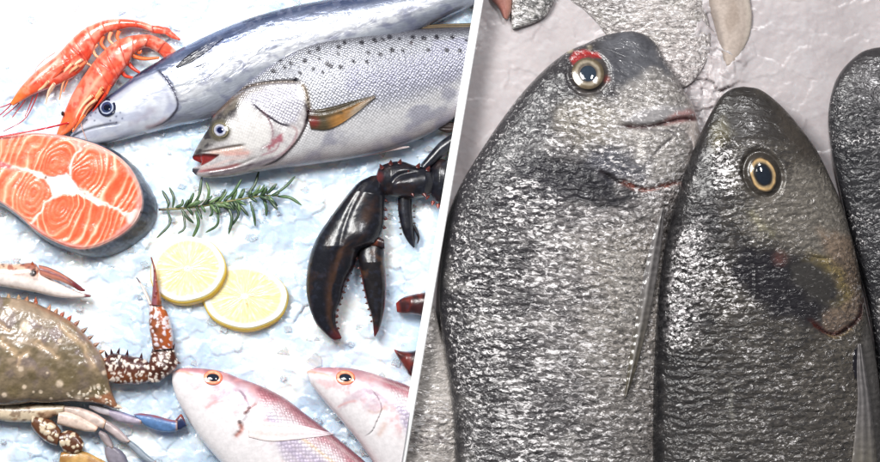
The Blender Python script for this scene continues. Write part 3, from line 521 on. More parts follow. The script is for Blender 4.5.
# ------------------------------------------------------------------ salmon steak
def steak():
    r = thing('salmon_steak', 'thick round orange salmon steak with white marbling and dark skin edge', 'salmon steak', 70, 195)
    out = [(-46, 165), (-30, 148), (0, 137), (22, 134), (46, 134), (70, 137), (86, 141), (101, 146), (116, 154), (129, 165), (137, 177), (142, 190), (143.5, 203), (141, 214), (135, 224), (125, 233), (112, 241), (97, 247), (83, 249), (68, 246), (50, 238), (35, 228), (25, 219), (14, 210), (0, 201), (-25, 190), (-42, 180)]
    low = [(x + 9 + (5 if y > 180 and x > 60 else 0), y + (9 if y > 180 else 4)) for x, y in out]
    b = Polar(out, 420, 190, (66, 186), 30); x, y = b.X, b.Y
    wx = x + (fbm(x / 20, y / 20, 3, 2) - .5) * 8; wy = y + (fbm(x / 20, y / 20, 4, 2) - .5) * 8
    cent = [(56, 166, .75, 1.1, .35), (38, 195, .8, 1.0, .5), (88, 174, .70, 1.05, .62), (64, 213, .62, 1.0, -.35)]
    sut = [[(-50, 168), (0, 166), (28, 171), (46, 178), (56, 186), (66, 184), (82, 190), (92, 197), (104, 203), (116, 209), (130, 213), (150, 209)],
           [(72, 184), (73, 172), (74, 162), (80, 152), (84, 138)], [(60, 186), (56, 197), (48, 204), (42, 214), (34, 222), (26, 232)]]
    right = segd(x, y, sut[1][:5])[1]
    up = segd(wx, wy, sut[0])[1] < 0
    leftv = np.where(up, wx < np.interp(wy, [138, 152, 162, 172, 184], [84, 80, 74, 73, 70]), wx < np.interp(wy, [184, 197, 204, 214, 222, 240], [58, 56, 48, 42, 34, 22]))
    idx = np.where(up, np.where(leftv, 0, 2), np.where(leftv, 1, 3))
    D = np.zeros(len(x)); cent = [(58, 165, .30, .62), (37, 195, .42, .66), (86, 174, .55, .60), (62, 209, .38, .62)]
    for k, (cx, cy, ro, an) in enumerate(cent):
        dx = wx - cx; dy = wy - cy; c, q = math.cos(ro), math.sin(ro); u = dx * c + dy * q; w = -dx * q + dy * c
        D = np.where(idx == k, np.sqrt(u ** 2 + (w * an) ** 2 + 2), D)
    ph = D / (3.9 + 1.9 * sst(14, 46, D)) + (fbm(x / 26, y / 26, 8, 2) - .5) * 1.0; f = np.abs((ph % 1) - .5) * 2; f = f * (.72 + .5 * fbm(x / 11, y / 11, 71, 3)); f *= .5 + .5 * sst(6, 20, D) * (.6 + .6 * fbm(x / 30, y / 30, 51, 2))
    pale = 1 - sst(.15, .75, (x + 10) / 110)
    b.base((236, 108, 70)); b.paint(pale, (240, 152, 116), .6); b.paint(sst(.45, .7, fbm(x / 6, y / 6, 66, 3)), (226, 80, 44), .55)
    b.paint(sst(.46, .90, f), (248, 182, 146), .75); b.paint(sst(.74, 1, f), (254, 226, 204), .5); b.paint(1 - sst(.0, .3, f), (222, 78, 44), .4)
    for s, w in zip(sut, (1.6, 1.3, 1.3)): b.paint(b.line(s, w, 2), (255, 238, 226), .85)
    loz = b.poly([(46, 176), (56, 176), (70, 173), (76, 181), (82, 190), (93, 198), (80, 195), (66, 194), (56, 197), (52, 187)], 1.6, 2, 5); b.paint(loz, (254, 250, 246), 1); b.Z -= 1.5 * loz
    b.paint(b.poly([(30, 170), (44, 173), (50, 178), (40, 178)], 1.5, 1, 4), (255, 246, 238), .95); b.paint(b.poly([(88, 193), (97, 199), (108, 205), (100, 206), (90, 199)], 1.5, 1, 4), (255, 246, 238), .95)
    b.paint(b.dot(48, 178, 1.4), (120, 50, 30), .8); b.paint(b.dot(52, 180.5, 1), (150, 110, 100), .7)
    b.paint(b.poly([(-30, 162), (0, 160.5), (14, 166), (12, 169), (0, 167), (-30, 170)], 1.2), (160, 24, 34), .95); b.paint(b.line([(0, 163), (12, 168), (22, 170)], 2.6), (238, 150, 150), .5)
    edge = sst(.93, .99, b.R); b.paint(edge, (246, 196, 184), .75); b.paint(sst(.90, .95, b.R) * sst(.4, .6, vn(b.A * 5, b.A * 0, 3)) , (238, 150, 140), .8)
    b.paint(b.poly([(127, 216), (144, 208), (142, 216), (134, 226), (128, 221)], 2, 2), (250, 214, 206), .8); b.paint(b.poly([(70, 137), (100, 144), (118, 153), (112, 156), (90, 149), (78, 150)], 3, 2), (246, 178, 166), .7)
    b.Z += (f - .5) * .5; b.Z -= 2.0 * sst(.95, 1, b.R) ** 2; b.Z += (fbm(x / 25, y / 25, 60, 2) - .5) * 2.5; b.prop[:, 0] = .32
    b.make('flesh', r, M_FLESH)
    w = Polar([((x - 66) * .995 + 66, (y - 186) * .995 + 186) for x, y in out], 420, 4, (66, 186), 27, wall=low, wz=0, wk=26)
    q = (w.R - 1).clip(0, 1); n = fbm(w.A * 9, q * 5, 5, 4); bul = np.sin(q * math.pi) * 2.2; w.X += np.cos(w.A) * bul; w.Y += np.sin(w.A) * bul
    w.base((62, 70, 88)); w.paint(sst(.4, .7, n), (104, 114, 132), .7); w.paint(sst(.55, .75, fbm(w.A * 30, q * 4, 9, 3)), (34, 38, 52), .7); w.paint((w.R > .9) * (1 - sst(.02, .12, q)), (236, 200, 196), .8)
    for a, bq in (((128, 209), (150, 214)), ((88, 247), (90, 252))): w.paint(w.line([a, bq], 1.2), (18, 20, 28), .9)
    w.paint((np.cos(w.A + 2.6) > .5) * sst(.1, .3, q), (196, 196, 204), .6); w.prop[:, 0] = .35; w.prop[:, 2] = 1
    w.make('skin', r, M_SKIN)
steak()
# ------------------------------------------------------------------ rosemary
def rosemary():
    r = thing('rosemary_sprig', 'green rosemary sprig with narrow leaves lying above the lemon slices', 'rosemary', 215, 208)
    g = lambda p: (145 + p[0] / 5.5, 160 + p[1] / 5.5)
    st = [(159, 209.5, 5), (172, 209, 6), (195, 207, 7), (220, 203, 8), (245, 198.5, 8), (265, 195.5, 7), (279, 196, 6)]
    t = Tube(st, [(0, 1.3), (.5, 1.25), (1, .7)], 60, 8); t.base((128, 122, 74)); t.paint(1 - sst(0, .15, t.T), (60, 44, 34)); t.make('stem', r, M_LEAF)
    L = [[(127, 265), (130, 230), (95, 165)], [(155, 262), (160, 205), (135, 150)], [(255, 250), (298, 200), (315, 90)], [(340, 235), (354, 175), (338, 120)], [(380, 228), (420, 200), (445, 160)], [(440, 222), (490, 178), (535, 105)], [(560, 192), (603, 140), (628, 60)], [(580, 192), (640, 170), (660, 135)], [(670, 188), (700, 160), (728, 130)], [(700, 195), (770, 150), (828, 88)], [(730, 200), (800, 208), (865, 250)], [(680, 212), (710, 245), (732, 275)], [(650, 212), (668, 260), (668, 310)], [(580, 228), (600, 300), (608, 365)], [(510, 235), (545, 275), (572, 310)], [(480, 235), (516, 300), (460, 380)], [(455, 248), (480, 320), (462, 410)], [(395, 250), (402, 350), (335, 400)], [(280, 278), (296, 350), (260, 435)], [(210, 275), (222, 370), (185, 405)], [(125, 273), (140, 350), (68, 430)], [(200, 265), (235, 315), (270, 348)], [(170, 260), (205, 245), (210, 215)], [(220, 248), (255, 220), (270, 180)], [(360, 242), (372, 290), (355, 312)]]
    rg = random.Random(3); ax = [(200, 263), (300, 250), (400, 236), (500, 220), (600, 200), (700, 196)]
    for q in range(44):
        u = rg.uniform(0, 4.99); i = int(u); x = ax[i][0] + (ax[i + 1][0] - ax[i][0]) * (u - i); y = ax[i][1] + (ax[i + 1][1] - ax[i][1]) * (u - i); sg = rg.choice((-1, 1)); l = rg.uniform(35, 85); a = rg.uniform(.2, 1.1)
        L.append([(x, y), (x + l * .5 * math.cos(a), y + sg * l * .5 * math.sin(a)), (x + l * math.cos(a * 1.1), y + sg * l * math.sin(a * 1.1))])
    for k, p in enumerate(L):
        p = [g(q) for q in p]; z0 = 8; z1 = rg.uniform(3, 16); w = rg.uniform(1.25, 1.75)
        t = Tube([(p[0][0], p[0][1], z0), (p[1][0], p[1][1], (z0 + z1) / 2 + 2), (p[2][0], p[2][1], z1)], [(0, .7), (.25, w), (.75, w), (.95, .8), (1, .2)], 26, 8, .45)
        c = [(46, 74, 48), (62, 92, 58), (34, 58, 42), (92, 116, 74), (28, 46, 38)][rg.randrange(5)]; t.base(c); t.paint(np.exp(-(t.C / .2) ** 2) * (t.top > .5), (120, 146, 104), .45); t.prop[:, 0] = .42; t.make('leaf', r, M_LEAF)
rosemary()
# ------------------------------------------------------------------ lemon slices
def lemon(label, cx, cy, rx, ry, z, tx, ty, off, rot=0, seed=0):
    r = thing('lemon_slice', label, 'lemon slice', cx, cy, 0, 'lemon slices on the ice'); n = 200
    a = np.linspace(0, 2 * math.pi, n, endpoint=False); wob = 1 + .012 * np.sin(a * 3 + seed) + .008 * np.sin(a * 7 + 2 * seed); c, q = math.cos(rot), math.sin(rot)
    ov = lambda f, o=(0, 0): np.stack([cx + o[0] + (rx * np.cos(a) * c - ry * np.sin(a) * q) * f * wob, cy + o[1] + (rx * np.cos(a) * q + ry * np.sin(a) * c) * f * wob], 1)
    tilt = lambda s: (s.X - cx) * tx + (s.Y - cy) * ty
    f = Polar(ov(.955), n, 90, (cx, cy), z, raw=True); f.Z += tilt(f); A, R = f.A + seed, f.R
    f.base((248, 234, 182)); seg = A / (2 * math.pi) * 10 + (fbm(R * 3, A, 2, 2) - .5) * .3; sf = np.abs((seg % 1) - .5) * 2
    ves = fbm(A * 22 / 1.0, R * 4 + np.floor(seg) * 3, 9 + seed, 3); f.paint(sst(.4, .7, ves), (240, 216, 134), .55); f.paint(sst(.55, .8, fbm(A * 14, R * 6, 19 + seed, 2)), (255, 250, 226), .7)
    f.paint(sst(.90, .985, sf) * sst(.08, .2, R), (255, 251, 232), .5); f.paint(sst(.82, .92, R), (254, 252, 240), 1); f.paint(1 - sst(.06, .11, R), (255, 254, 250), 1)
    for k, (da, r1, w) in enumerate(((2.9, .42, .14), (.1, .34, .09), (2.3, .3, .1), (1.3, .45, .13)) if seed else ((2.85, .4, .16), (.15, .4, .1))):
        m = np.exp(-(((f.A - da + math.pi) % (2 * math.pi) - math.pi) / w) ** 2) * sst(.08, .15, R) * (1 - sst(r1 * .6, r1, R)); f.paint(m * sst(.3, .6, vn(A * 20, R * 20, 4)), (214, 150, 84), .75)
    f.Z += (ves - .5) * .8 * (R < .84) - .6 * np.exp(-((R - .87) / .03) ** 2) * 0; f.prop[:, 0] = .28; f.make('flesh', r, M_LEMON)
    w = Polar(ov(.955), n, 2, (cx, cy), z - .2, raw=True, wall=ov(1, (off[0] * .35, off[1] * .35)), wz=z - 3, wk=5)
    w2 = Polar(ov(1, (off[0] * .35, off[1] * .35)), n, 2, (cx, cy), z - 3, raw=True, wall=ov(.97, off), wz=z - 9, wk=6); k = n * 2
    j = Join([w, w2]); j.R = np.concatenate([w.R, w2.R + 1]); j.Z += tilt(j); j.base((248, 206, 44)); qq = np.concatenate([w.R - 1, np.ones(len(w2.X))]); j.paint(1 - sst(.1, .75, qq), (254, 246, 200), .9); j.paint((j.R > 2.2) * 1.0, (240, 176, 20), .5); j.prop[:, 0] = .35
    j.make('rind', r, M_RIND)
lemon('round lemon slice lying on top of the other, touched by the crab claw', 188, 268.5, 38.5, 33, 15, .05, .02, (1.5, 5), -.25, 0)
lemon('round lemon slice tucked under the other lemon slice, beside the lobster claw', 245, 296, 43.5, 32.5, 8, .01, .03, (0, 4.5), .08, 2)
# ------------------------------------------------------------------ lobster
def shell(b, s=0, dark=(20, 21, 29), warm=(58, 40, 34), a=.45):
    b.base(dark); n = fbm(b.X / 11, b.Y / 11, 30 + s, 4); b.paint(sst(.5, .72, n), warm, a); b.paint(sst(.55, .72, fbm(b.X / 4, b.Y / 4, 60 + s, 3)), (38, 41, 54), .5); b.prop[:, 0] = .28; b.prop[:, 2] = 1
def lobster():
    r = thing('lobster', 'dark lobster reaching out one big open claw beside the divider', 'lobster', 400, 210)
    A = [(371, 176), (358, 183), (345, 198), (330, 218), (317, 238), (309.5, 258), (306.5, 280), (308, 300), (315, 321), (325, 333), (334, 340), (341, 339)]
    B = [(381, 175), (385, 190), (385, 208), (384, 226), (378, 242), (361, 250), (354, 268), (346, 284), (342, 300), (337, 312), (337, 325), (342, 337)]
    b = Sweep(A, B, 260, 90, [(0, 5), (.12, 18), (.45, 22), (.7, 14), (1, 3)], 12, 10, e=.7); shell(b, 0)
    v = (1 - b.C) / 2; b.paint(np.exp(-((v - .62) / .12) ** 2) * sst(.1, .3, b.T) * sst(.3, .55, fbm(b.S / 30, v * 4, 5, 3)), (84, 56, 36), .5); b.paint(sst(.90, .99, b.T), (92, 28, 32), .7); b.paint(sst(.93, 1, v) * sst(.6, .7, b.T), (96, 40, 38), .6)
    b.groove([(366, 182), (350, 212), (340, 245), (334, 280)], 3, 1.2); b.bulge(362, 235, 14, 10, 3)
    c = b.make('claw', r, M_SHELL)
    teeth = [spike(x, y, 15, 2.2 if k % 2 else 1.4, .5, 1, 1.6 if k % 3 else 2.2, (80, 40, 38)) for k, (x, y) in enumerate([(357, 259), (354, 266), (351, 273), (348, 280), (346, 286), (344, 292), (342, 298), (340, 304), (338, 310), (337, 316), (337, 322), (338, 328)])]
    spines(teeth, c, 'tooth')
    sp = [spike(x, y, 14, 4, 1.5, 2, 2.6, (90, 40, 36)) for x, y in ((383, 192), (384, 200), (384, 209), (384, 218), (383, 227))]; spines(sp, c)
    b = Sweep([(384, 243), (385, 262), (386.5, 285), (384.5, 310), (380, 328), (375, 337)], [(357, 244), (359, 262), (363, 284), (367, 302), (372, 318), (374, 335)], 150, 44, [(0, 9), (.2, 13), (.7, 9), (1, 2)], 11, 8); shell(b, 5, (26, 23, 26), (84, 56, 38), .6)
    b.paint(sst(.85, .97, b.T), (96, 30, 32), .7); b.paint(sst(.86, 1, np.abs(b.C)) * sst(.2, .4, b.T), (150, 40, 36), .7); f = b.make('claw_finger', c, M_SHELL)
    tt = [spike(x, y, 13, -1.8, .6, 1, 1.4, (88, 44, 38)) for x, y in [(359, 268), (361, 276), (362.5, 283), (364, 290), (366, 297), (367, 303), (369, 309), (371, 315), (372, 321)]]; spines(tt, c, 'tooth')
    b = Sweep([(354, 243), (362, 237), (372, 235), (384, 239)], [(356, 249), (364, 247), (374, 246), (385, 249)], 40, 26, 5, 18, 8); shell(b, 7, (54, 34, 34), (130, 66, 44), .8); b.make('claw_joint', c, M_SHELL)
    b = Sweep([(376, 176), (380, 167), (390, 162.5), (402, 161.5), (415, 165.5), (428, 168), (438, 174)], [(378, 186), (386, 195), (395, 197), (405, 198), (414, 199), (426, 197), (436, 192)], 110, 60, [(0, 8), (.3, 17), (.8, 17), (1, 10)], 11, 9); shell(b, 9); b.groove([(386, 190), (400, 176), (420, 172)], 3, 2); b.bulge(400, 185, 12, 6, 3)
    b.paint(b.dot(378, 177, 5, 3), (104, 46, 46), .8); w = b.make('arm', r, M_SHELL)
    sp = [spike(x, y, 22, dx, dy, 4, 2.4, (88, 38, 36)) for x, y, dx, dy in ((382, 168, -2, -4), (391, 164, 0, -4), (400, 163, 1, -4), (408, 173, 1, -3), (418, 167, 2, -4), (428, 170, 2, -4), (412, 193, 2, 4), (424, 194, 3, 4))]; spines(sp, w)
    b = Sweep([(430, 168), (438, 160), (446, 160), (456, 168), (466, 180)], [(430, 193), (437, 203), (447, 208), (458, 210), (468, 212)], 70, 50, [(0, 10), (.3, 16), (1, 15)], 11, 9); shell(b, 12); b.clip('l').make('arm', r, M_SHELL)
    sp = [spike(x, y, 14, dx, dy, 3, 2.2, (150, 54, 40)) for x, y, dx, dy in ((428, 196, -2, 4), (433, 202, -1, 4), (438, 205, 0, 4), (434, 165, -1, -6), (437, 160, 0, -5))]; spines(sp, r)
    b = Sweep([(420, 165), (430, 153), (440, 142), (452, 134), (470, 124)], [(426, 171), (436, 163), (446, 154), (458, 147), (476, 140)], 70, 34, 10, 12, 8); shell(b, 15, (28, 30, 38), (60, 64, 72), .6); b.clip('l').make('leg', r, M_SHELL)
    b = Sweep([(398, 198), (398, 210), (400, 222), (403, 233), (408, 242), (413.5, 248)], [(412, 198), (412, 208), (413, 218), (414, 228), (415, 237), (415, 247)], 90, 30, [(0, 6), (.6, 7), (1, 2)], 8, 6); shell(b, 17); l = b.make('leg', r, M_SHELL)
    b = Sweep([(412, 226), (415, 232), (417.5, 238), (417, 243)], [(415, 224), (418.5, 231), (420, 238), (418, 244)], 40, 14, [(0, 3), (.5, 4), (1, 1)], 8, 4); shell(b, 18); b.make('leg_pincer', l, M_SHELL)
    spines([spike(399 + .5 * k, 204 + 6 * k, 9, -2.4, .5, 1, 1.2, (60, 44, 44)) for k in range(6)] + [spike(413 + .3 * k, 205 + 6 * k, 9, 2.4, .5, 1, 1.2, (60, 44, 44)) for k in range(4)], l)
    for A, B in (([(396, 303), (402, 298), (412, 294.5), (426, 292), (450, 288)], [(397, 312), (404, 314), (412, 314), (424, 316), (450, 318)]), ([(394, 349), (402, 351), (412, 351), (420, 349), (440, 345)], [(395, 352), (400, 361), (406, 370), (412, 377), (440, 392)])):
        b = Sweep(A, B, 70, 40, [(0, 3), (.3, 11), (1, 14)], 8, 7); shell(b, 20, (54, 26, 28), (104, 40, 34), .8); b.paint(1 - sst(.0, .12, b.T), (150, 52, 44), .8); b.paint(1 - sst(0, .12, (1 + b.C) / 2), (120, 60, 50), .6); b.clip('l').make('claw_finger', r, M_SHELL)
lobster()
# ------------------------------------------------------------------ crab
def spots(b, s, pitch, c, thr=.34, a=.9, kx=1, on=1):
    f1, f2, cid, ox, oy = cells((b.X + 5 * (fbm(b.X / 5, b.Y / 5, 5, 2) - .5)) / pitch, (b.Y + 5 * (fbm(b.X / 5, b.Y / 5, 8, 2) - .5)) / pitch * kx, s, 1.0); t = thr * (.55 + .8 * cid); b.paint((1 - sst(t * .75, t * 1.1, f1)) * on, c, a); b.Z += b.top * (1 - sst(t * .4, t * 1.1, f1)) * on * .6
def crab():
    r = thing('crab', 'mottled brown swimming crab with spotted claws and blue legs', 'crab', 30, 355)
    A = [(-60, 318), (-40, 305), (-20, 299), (0, 297), (20, 298.5), (37, 303), (50, 309), (62, 315), (75, 323), (87, 334.5), (97, 346.5), (104.5, 357), (108, 369), (111, 385), (116, 399), (120.5, 407.5)]
    B = [(-60, 380), (-40, 395), (-20, 402), (0, 405), (20, 404), (33, 402), (46, 402.5), (58, 402), (72, 401), (84, 401.5), (93, 402), (101, 403.5), (107, 405), (112, 407), (116, 408), (120, 409)]
    b = Sweep(A, B, 300, 150, [(0, 12), (.3, 24), (.7, 19), (.92, 8), (1, 1.5)], 14, 10, e=.62); X, Y = b.X, b.Y
    n = fbm(X / 22, Y / 16, 4, 4); b.base((138, 122, 104)); b.paint(sst(.42, .68, n), (172, 150, 128), .8); b.paint(sst(.45, .65, fbm(X / 17, Y / 13, 24, 4)), (104, 92, 66), .7); b.paint(sst(.55, .75, fbm(X / 12, Y / 12, 34, 3)), (134, 118, 122), .6)
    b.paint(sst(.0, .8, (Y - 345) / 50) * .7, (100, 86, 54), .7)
    for p, w in (([(0, 337), (12, 346), (22, 354), (34, 349)], 3), ([(60, 321), (70, 332), (84, 343), (92, 358), (98, 372)], 3), ([(22, 354), (20, 366)], 2.2), ([(36, 340), (50, 348), (62, 358)], 2.6), ([(0, 322), (14, 330)], 2)): b.paint(b.line(p, w, 2), (208, 178, 144), .6); b.groove(p, w, 1.4)
    for x, y, rr in ((28, 326, 5), (62, 340, 2), (30, 355, 2), (24, 368, 2.6), (62, 383, 3.4), (80, 399, 4), (101, 397, 2.2), (88, 402, 1.8), (97, 404, 1.5), (105, 400, 2), (108, 391, 1.6), (106, 372, 2.4), (7, 394, 2.4), (27, 386, 2), (43, 391, 1.8), (36, 391, 1.2), (70, 393, 1.5), (53, 398, 1.6), (100, 385, 2), (92, 390, 1.3), (50, 372, 1.3), (112, 402, 1.5)): b.paint(b.dot(x, y, rr, rr * .5), (236, 214, 190), .75)
    b.paint(b.poly([(86, 398), (100, 396), (112, 392), (122, 410), (90, 406)], 2, 1), (166, 96, 60), .6); spots(b, 6, 5.5, (240, 226, 206), .3, .8, 1, b.poly([(70, 392), (104, 384), (122, 410), (70, 406)], 3))
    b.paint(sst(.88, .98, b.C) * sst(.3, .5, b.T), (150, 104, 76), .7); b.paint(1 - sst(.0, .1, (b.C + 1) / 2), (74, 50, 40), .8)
    f1 = cells(X / 3.2, Y / 3.2, 77)[0]; b.Z += b.top * (.45 - f1) * .3; b.Z += b.top * (n - .5) * 4; b.bulge(30, 350, 26, 20, 3); b.prop[:, 0] = .3; b.prop[:, 2] = .6
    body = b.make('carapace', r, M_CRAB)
    sp = [spike(x, y, 15, dx, dy, 2, 2.4, c) for x, y, dx, dy, c in [(37, 303, 0, -7, (150, 76, 50)), (50, 309, 2, -5, (190, 140, 110)), (57, 312, 2, -4, (180, 130, 100)), (63, 315, 3, -4, (150, 80, 60)), (70, 319, 3, -4, (170, 70, 40)), (77, 324, 4, -4, (150, 96, 76)), (84, 331, 5, -4, (140, 104, 84)), (90, 338, 5, -3, (140, 100, 80)), (96, 345, 5, -3, (150, 110, 90)), (101, 352, 5, -2, (160, 110, 80)), (105, 360, 5, -2, (170, 120, 90)), (0, 297, 0, -4, (170, 140, 110)), (10, 297, 0, -4, (170, 140, 110)), (20, 298, 0, -4, (170, 140, 110)), (28, 300, 1, -4, (170, 120, 90)), (118, 406, 7, 2, (240, 220, 200))]]; spines(sp, body)
    b = Sweep([(-60, 410), (-10, 404), (20, 404), (48, 403), (66, 404)], [(-60, 424), (-10, 420), (14, 422), (40, 421), (64, 413)], 80, 30, 9, 7, 8); b.base((206, 188, 162)); b.paint(sst(.5, .62, fbm(b.X / 9, b.Y / 6, 5, 3)), (150, 96, 56), .6); b.paint(sst(.6, .7, fbm(b.X / 5, b.Y / 5, 15, 3)), (92, 58, 34), .7); b.prop[:, 0] = .35; b.make('underside', r, M_CRAB)
    # right arm, bent up
    def seg(A, B, h, zc, base, sp=None, name='claw_segment', par=None, n=60, m=36, warm=None, sc=(240, 226, 214), pitch=5.2, thr=.36):
        b = Sweep(A, B, n, m, h, zc, 7, e=.7); b.base(base); b.paint(sst(.45, .7, fbm(b.X / 6, b.Y / 6, 51, 3)), tuple(int(q * .6) for q in base), .7)
        if warm: b.paint(sst(.35, .8, (1 - b.C) / 2), warm, .7)
        if sp is not None: spots(b, sp, pitch, sc, thr)
        b.prop[:, 0] = .3; b.prop[:, 2] = .3; return b.make(name, par or r, M_CRAB)
    c = seg([(106, 356), (114, 353), (124, 354), (134, 356), (146, 359), (152, 366)], [(109, 381), (120, 384), (130, 384), (140, 384), (150, 381), (153, 374)], [(0, 8), (.4, 14), (1, 9)], 11, (86, 50, 46), 3, 'claw_arm', warm=(128, 70, 34))
    spines([spike(x, y, 16, dx, -6, 3, 1.8, (64, 36, 44)) for x, y, dx in ((113, 354, -1), (119, 353, 2), (128, 355, 1), (108, 356, -2), (142, 358, 1))], c)
    c2 = seg([(153, 348), (151, 356), (149, 366), (146, 376), (150, 382)], [(174, 345), (177, 354), (179, 363), (172, 373), (160, 382)], [(0, 9), (.5, 14), (1, 7)], 12, (88, 46, 34), 13, 'claw_wrist', pitch=5)
    spines([spike(173, 350, 16, 3, -7, 2, 2, (64, 30, 30)), spike(177, 362, 15, 5, 1, 2, 2.2, (80, 40, 36))], c2)
    p = seg([(150, 304), (150, 314), (150, 326), (152, 338), (154, 350)], [(161, 303), (168, 312), (172, 324), (174, 336), (174, 348)], [(0, 8), (.5, 13), (1, 9)], 16, (150, 84, 54), 23, 'claw', warm=(190, 92, 36), sc=(236, 226, 232), pitch=5.6)
    f = Sweep([(152, 257), (154.5, 268), (154.5, 280), (153.5, 292), (152, 305)], [(153.5, 257), (157.5, 270), (159.5, 282), (161.5, 294), (163, 305)], 60, 20, [(0, 1.5), (.5, 6), (1, 8)], [(0, 27), (1, 19)], 4); f.base((170, 92, 60)); f.paint(1 - sst(-.1, .5, -f.C + 0), (110, 76, 110), .6); spots(f, 44, 6, (120, 50, 36), .35, .8); f.prop[:, 0] = .3; f.make('claw_finger', p, M_CRAB)
    f = Sweep([(136.5, 277), (140, 283), (144, 292), (149, 303), (152, 314)], [(138.5, 278), (143, 284), (148, 293), (153, 303), (156, 313)], 50, 16, [(0, 1.5), (1, 6)], 14, 4); f.base((238, 222, 214)); f.paint(1 - sst(.1, .22, f.T), (84, 36, 46)); f.prop[:, 0] = .3; f.make('claw_finger', p, M_CRAB)
    # left claw, lying along the top
    b = Sweep([(-60, 262), (-20, 264), (0, 263), (16, 264), (30, 262.5), (37, 264), (44, 274), (56, 281), (72, 289), (84, 293), (92, 295)], [(-60, 284), (-20, 284), (0, 286), (16, 288.5), (30, 291), (40, 293), (52, 296), (62, 297.5), (74, 298), (84, 297.5), (91, 297)], 160, 40, [(0, 10), (.6, 12), (.85, 6), (1, 2)], 12, 8)
    v = (1 - b.C) / 2; b.base((238, 226, 220)); up = (1 - sst(.2, .55, v + .25 * (fbm(b.X / 7, b.Y / 7, 5, 3) - .5))) * (b.X < 40); b.paint(up, (150, 74, 44), .9); b.paint(up * sst(.5, .6, vn(b.X / 4, b.Y / 4, 3)), (232, 196, 170), .7); b.paint(up * sst(.6, .75, fbm(b.X / 6, b.Y / 4, 8, 3)), (64, 30, 28), .8)
    b.paint(b.dot(35, 273, 3.4), (34, 18, 20)); b.paint(sst(84, 87, b.X), (110, 30, 44), .95); b.prop[:, 0] = .3; cl = b.make('claw', r, M_CRAB)
    spines([spike(x, y, 14, .5, 3, 1.5, 1.3, (230, 190, 170)) for x, y in ((46, 280), (52, 282), (58, 283), (66, 287), (74, 290))] + [spike(34, 265, 18, 0, -4, 3, 2, (170, 84, 50))], cl)
    f = Sweep([(40, 264.5), (50, 267), (62, 272.5), (74, 280), (83, 287), (87, 290)], [(42, 275), (52, 279), (62, 281.5), (72, 286), (80, 290.5), (85, 291.5)], 70, 24, [(0, 7), (.7, 6), (1, 2)], 16, 5); v = (1 - f.C) / 2; f.base((200, 130, 110)); f.paint(np.exp(-((v - .4) / .16) ** 2), (92, 40, 60), .85); f.paint(1 - sst(.0, .2, v), (96, 64, 60), .7); f.paint(sst(.55, .8, f.T), (104, 32, 48), .85); f.prop[:, 0] = .25; f.make('claw_finger', cl, M_CRAB)
    # walking legs: each a leg part with its segments
    def leg(segs, name='leg'):
        par = None
        for A, B, h, zc, c, ac, am in segs:
            b = Sweep(A, B, 50, 24, h, zc, 4, e=.7); b.base(c); b.paint((b.C > 0) * sst(.45, .9, np.abs(b.C)), ac, am); b.paint(sst(.45, .7, fbm(b.X / 8, b.Y / 5, 12, 3)), tuple(int(q * .8) for q in c), .5); b.paint(sst(.93, 1, b.T), (196, 150, 110), .7); b.prop[:, 0] = .28; b.prop[:, 2] = .2
            o = b.make(name if par is None else 'leg_segment', par or r, M_CRAB); par = par or o
    leg([([(90, 404), (100, 405), (112, 409)], [(90, 408), (100, 413), (110, 416)], 4, 8, (214, 206, 212), (60, 62, 80), .7),
         ([(110, 409), (118, 410), (130, 414), (142, 418)], [(110, 416), (118, 421), (132, 424), (142, 424)], 6, 8, (184, 172, 190), (84, 100, 150), .8),
         ([(134, 414), (142, 413), (156, 415), (170, 419), (178, 420)], [(140, 419), (145, 425), (156, 430), (168, 432), (178, 431)], 6, 8, (96, 134, 186), (150, 60, 36), .9),
         ([(176, 419), (181, 414), (184, 417), (187, 425)], [(177, 430), (181, 430), (184, 428), (188, 426)], 5, 7, (38, 48, 84), (160, 72, 44), .9)])
    leg([([(64, 405), (80, 407), (96, 413), (107, 420)], [(64, 411), (80, 417), (94, 425), (104, 429)], 6, 8, (226, 206, 196), (196, 160, 150), .5),
         ([(107, 420), (118, 427), (126, 435), (131, 440)], [(105, 429), (114, 436), (122, 442), (128, 443)], 6, 7, (196, 180, 178), (150, 130, 140), .5),
         ([(131, 440), (140, 447), (150, 456), (157, 461)], [(127, 444), (136, 453), (146, 462), (155, 464)], 5, 6, (150, 160, 172), (120, 134, 150), .6)])
    leg([([(60, 410), (74, 413), (88, 420), (99, 427)], [(58, 424), (70, 427), (84, 431), (96, 432)], 7, 9, (228, 204, 190), (240, 226, 216), .5),
         ([(101, 430), (108, 434), (113, 442), (114, 447)], [(99, 434), (102, 440), (107, 446), (112, 448)], 6, 8, (164, 150, 152), (120, 110, 120), .5),
         ([(113, 446), (120, 449), (127, 457), (132, 475)], [(105, 447), (106, 456), (111, 466), (120, 480)], 6, 7, (142, 136, 148), (80, 84, 110), .6)])
    def sw(A, B, h, zc, c, sp, name, par, ss=(232, 214, 186)):
        b = Sweep(A, B, 50, 34, h, zc, 5, e=.7); b.base(c)
        if sp: spots(b, sp, 7.5, ss, .38, .85)
        else: b.paint(sst(.45, .7, fbm(b.X / 7, b.Y / 7, 31, 3)), (146, 96, 44), .7)
        b.prop[:, 0] = .28; b.prop[:, 2] = .3; return b.make(name, par, M_CRAB)
    p = sw([(34, 414), (44, 417), (54, 421), (62, 430)], [(32, 426), (38, 434), (48, 442), (58, 446)], 9, 9, (104, 66, 44), 5, 'swimming_leg', r)
    sw([(60, 433), (70, 430), (79, 434), (85, 443)], [(61, 446), (66, 452), (75, 454), (83, 450)], 9, 9, (92, 52, 32), 15, 'leg_segment', p)
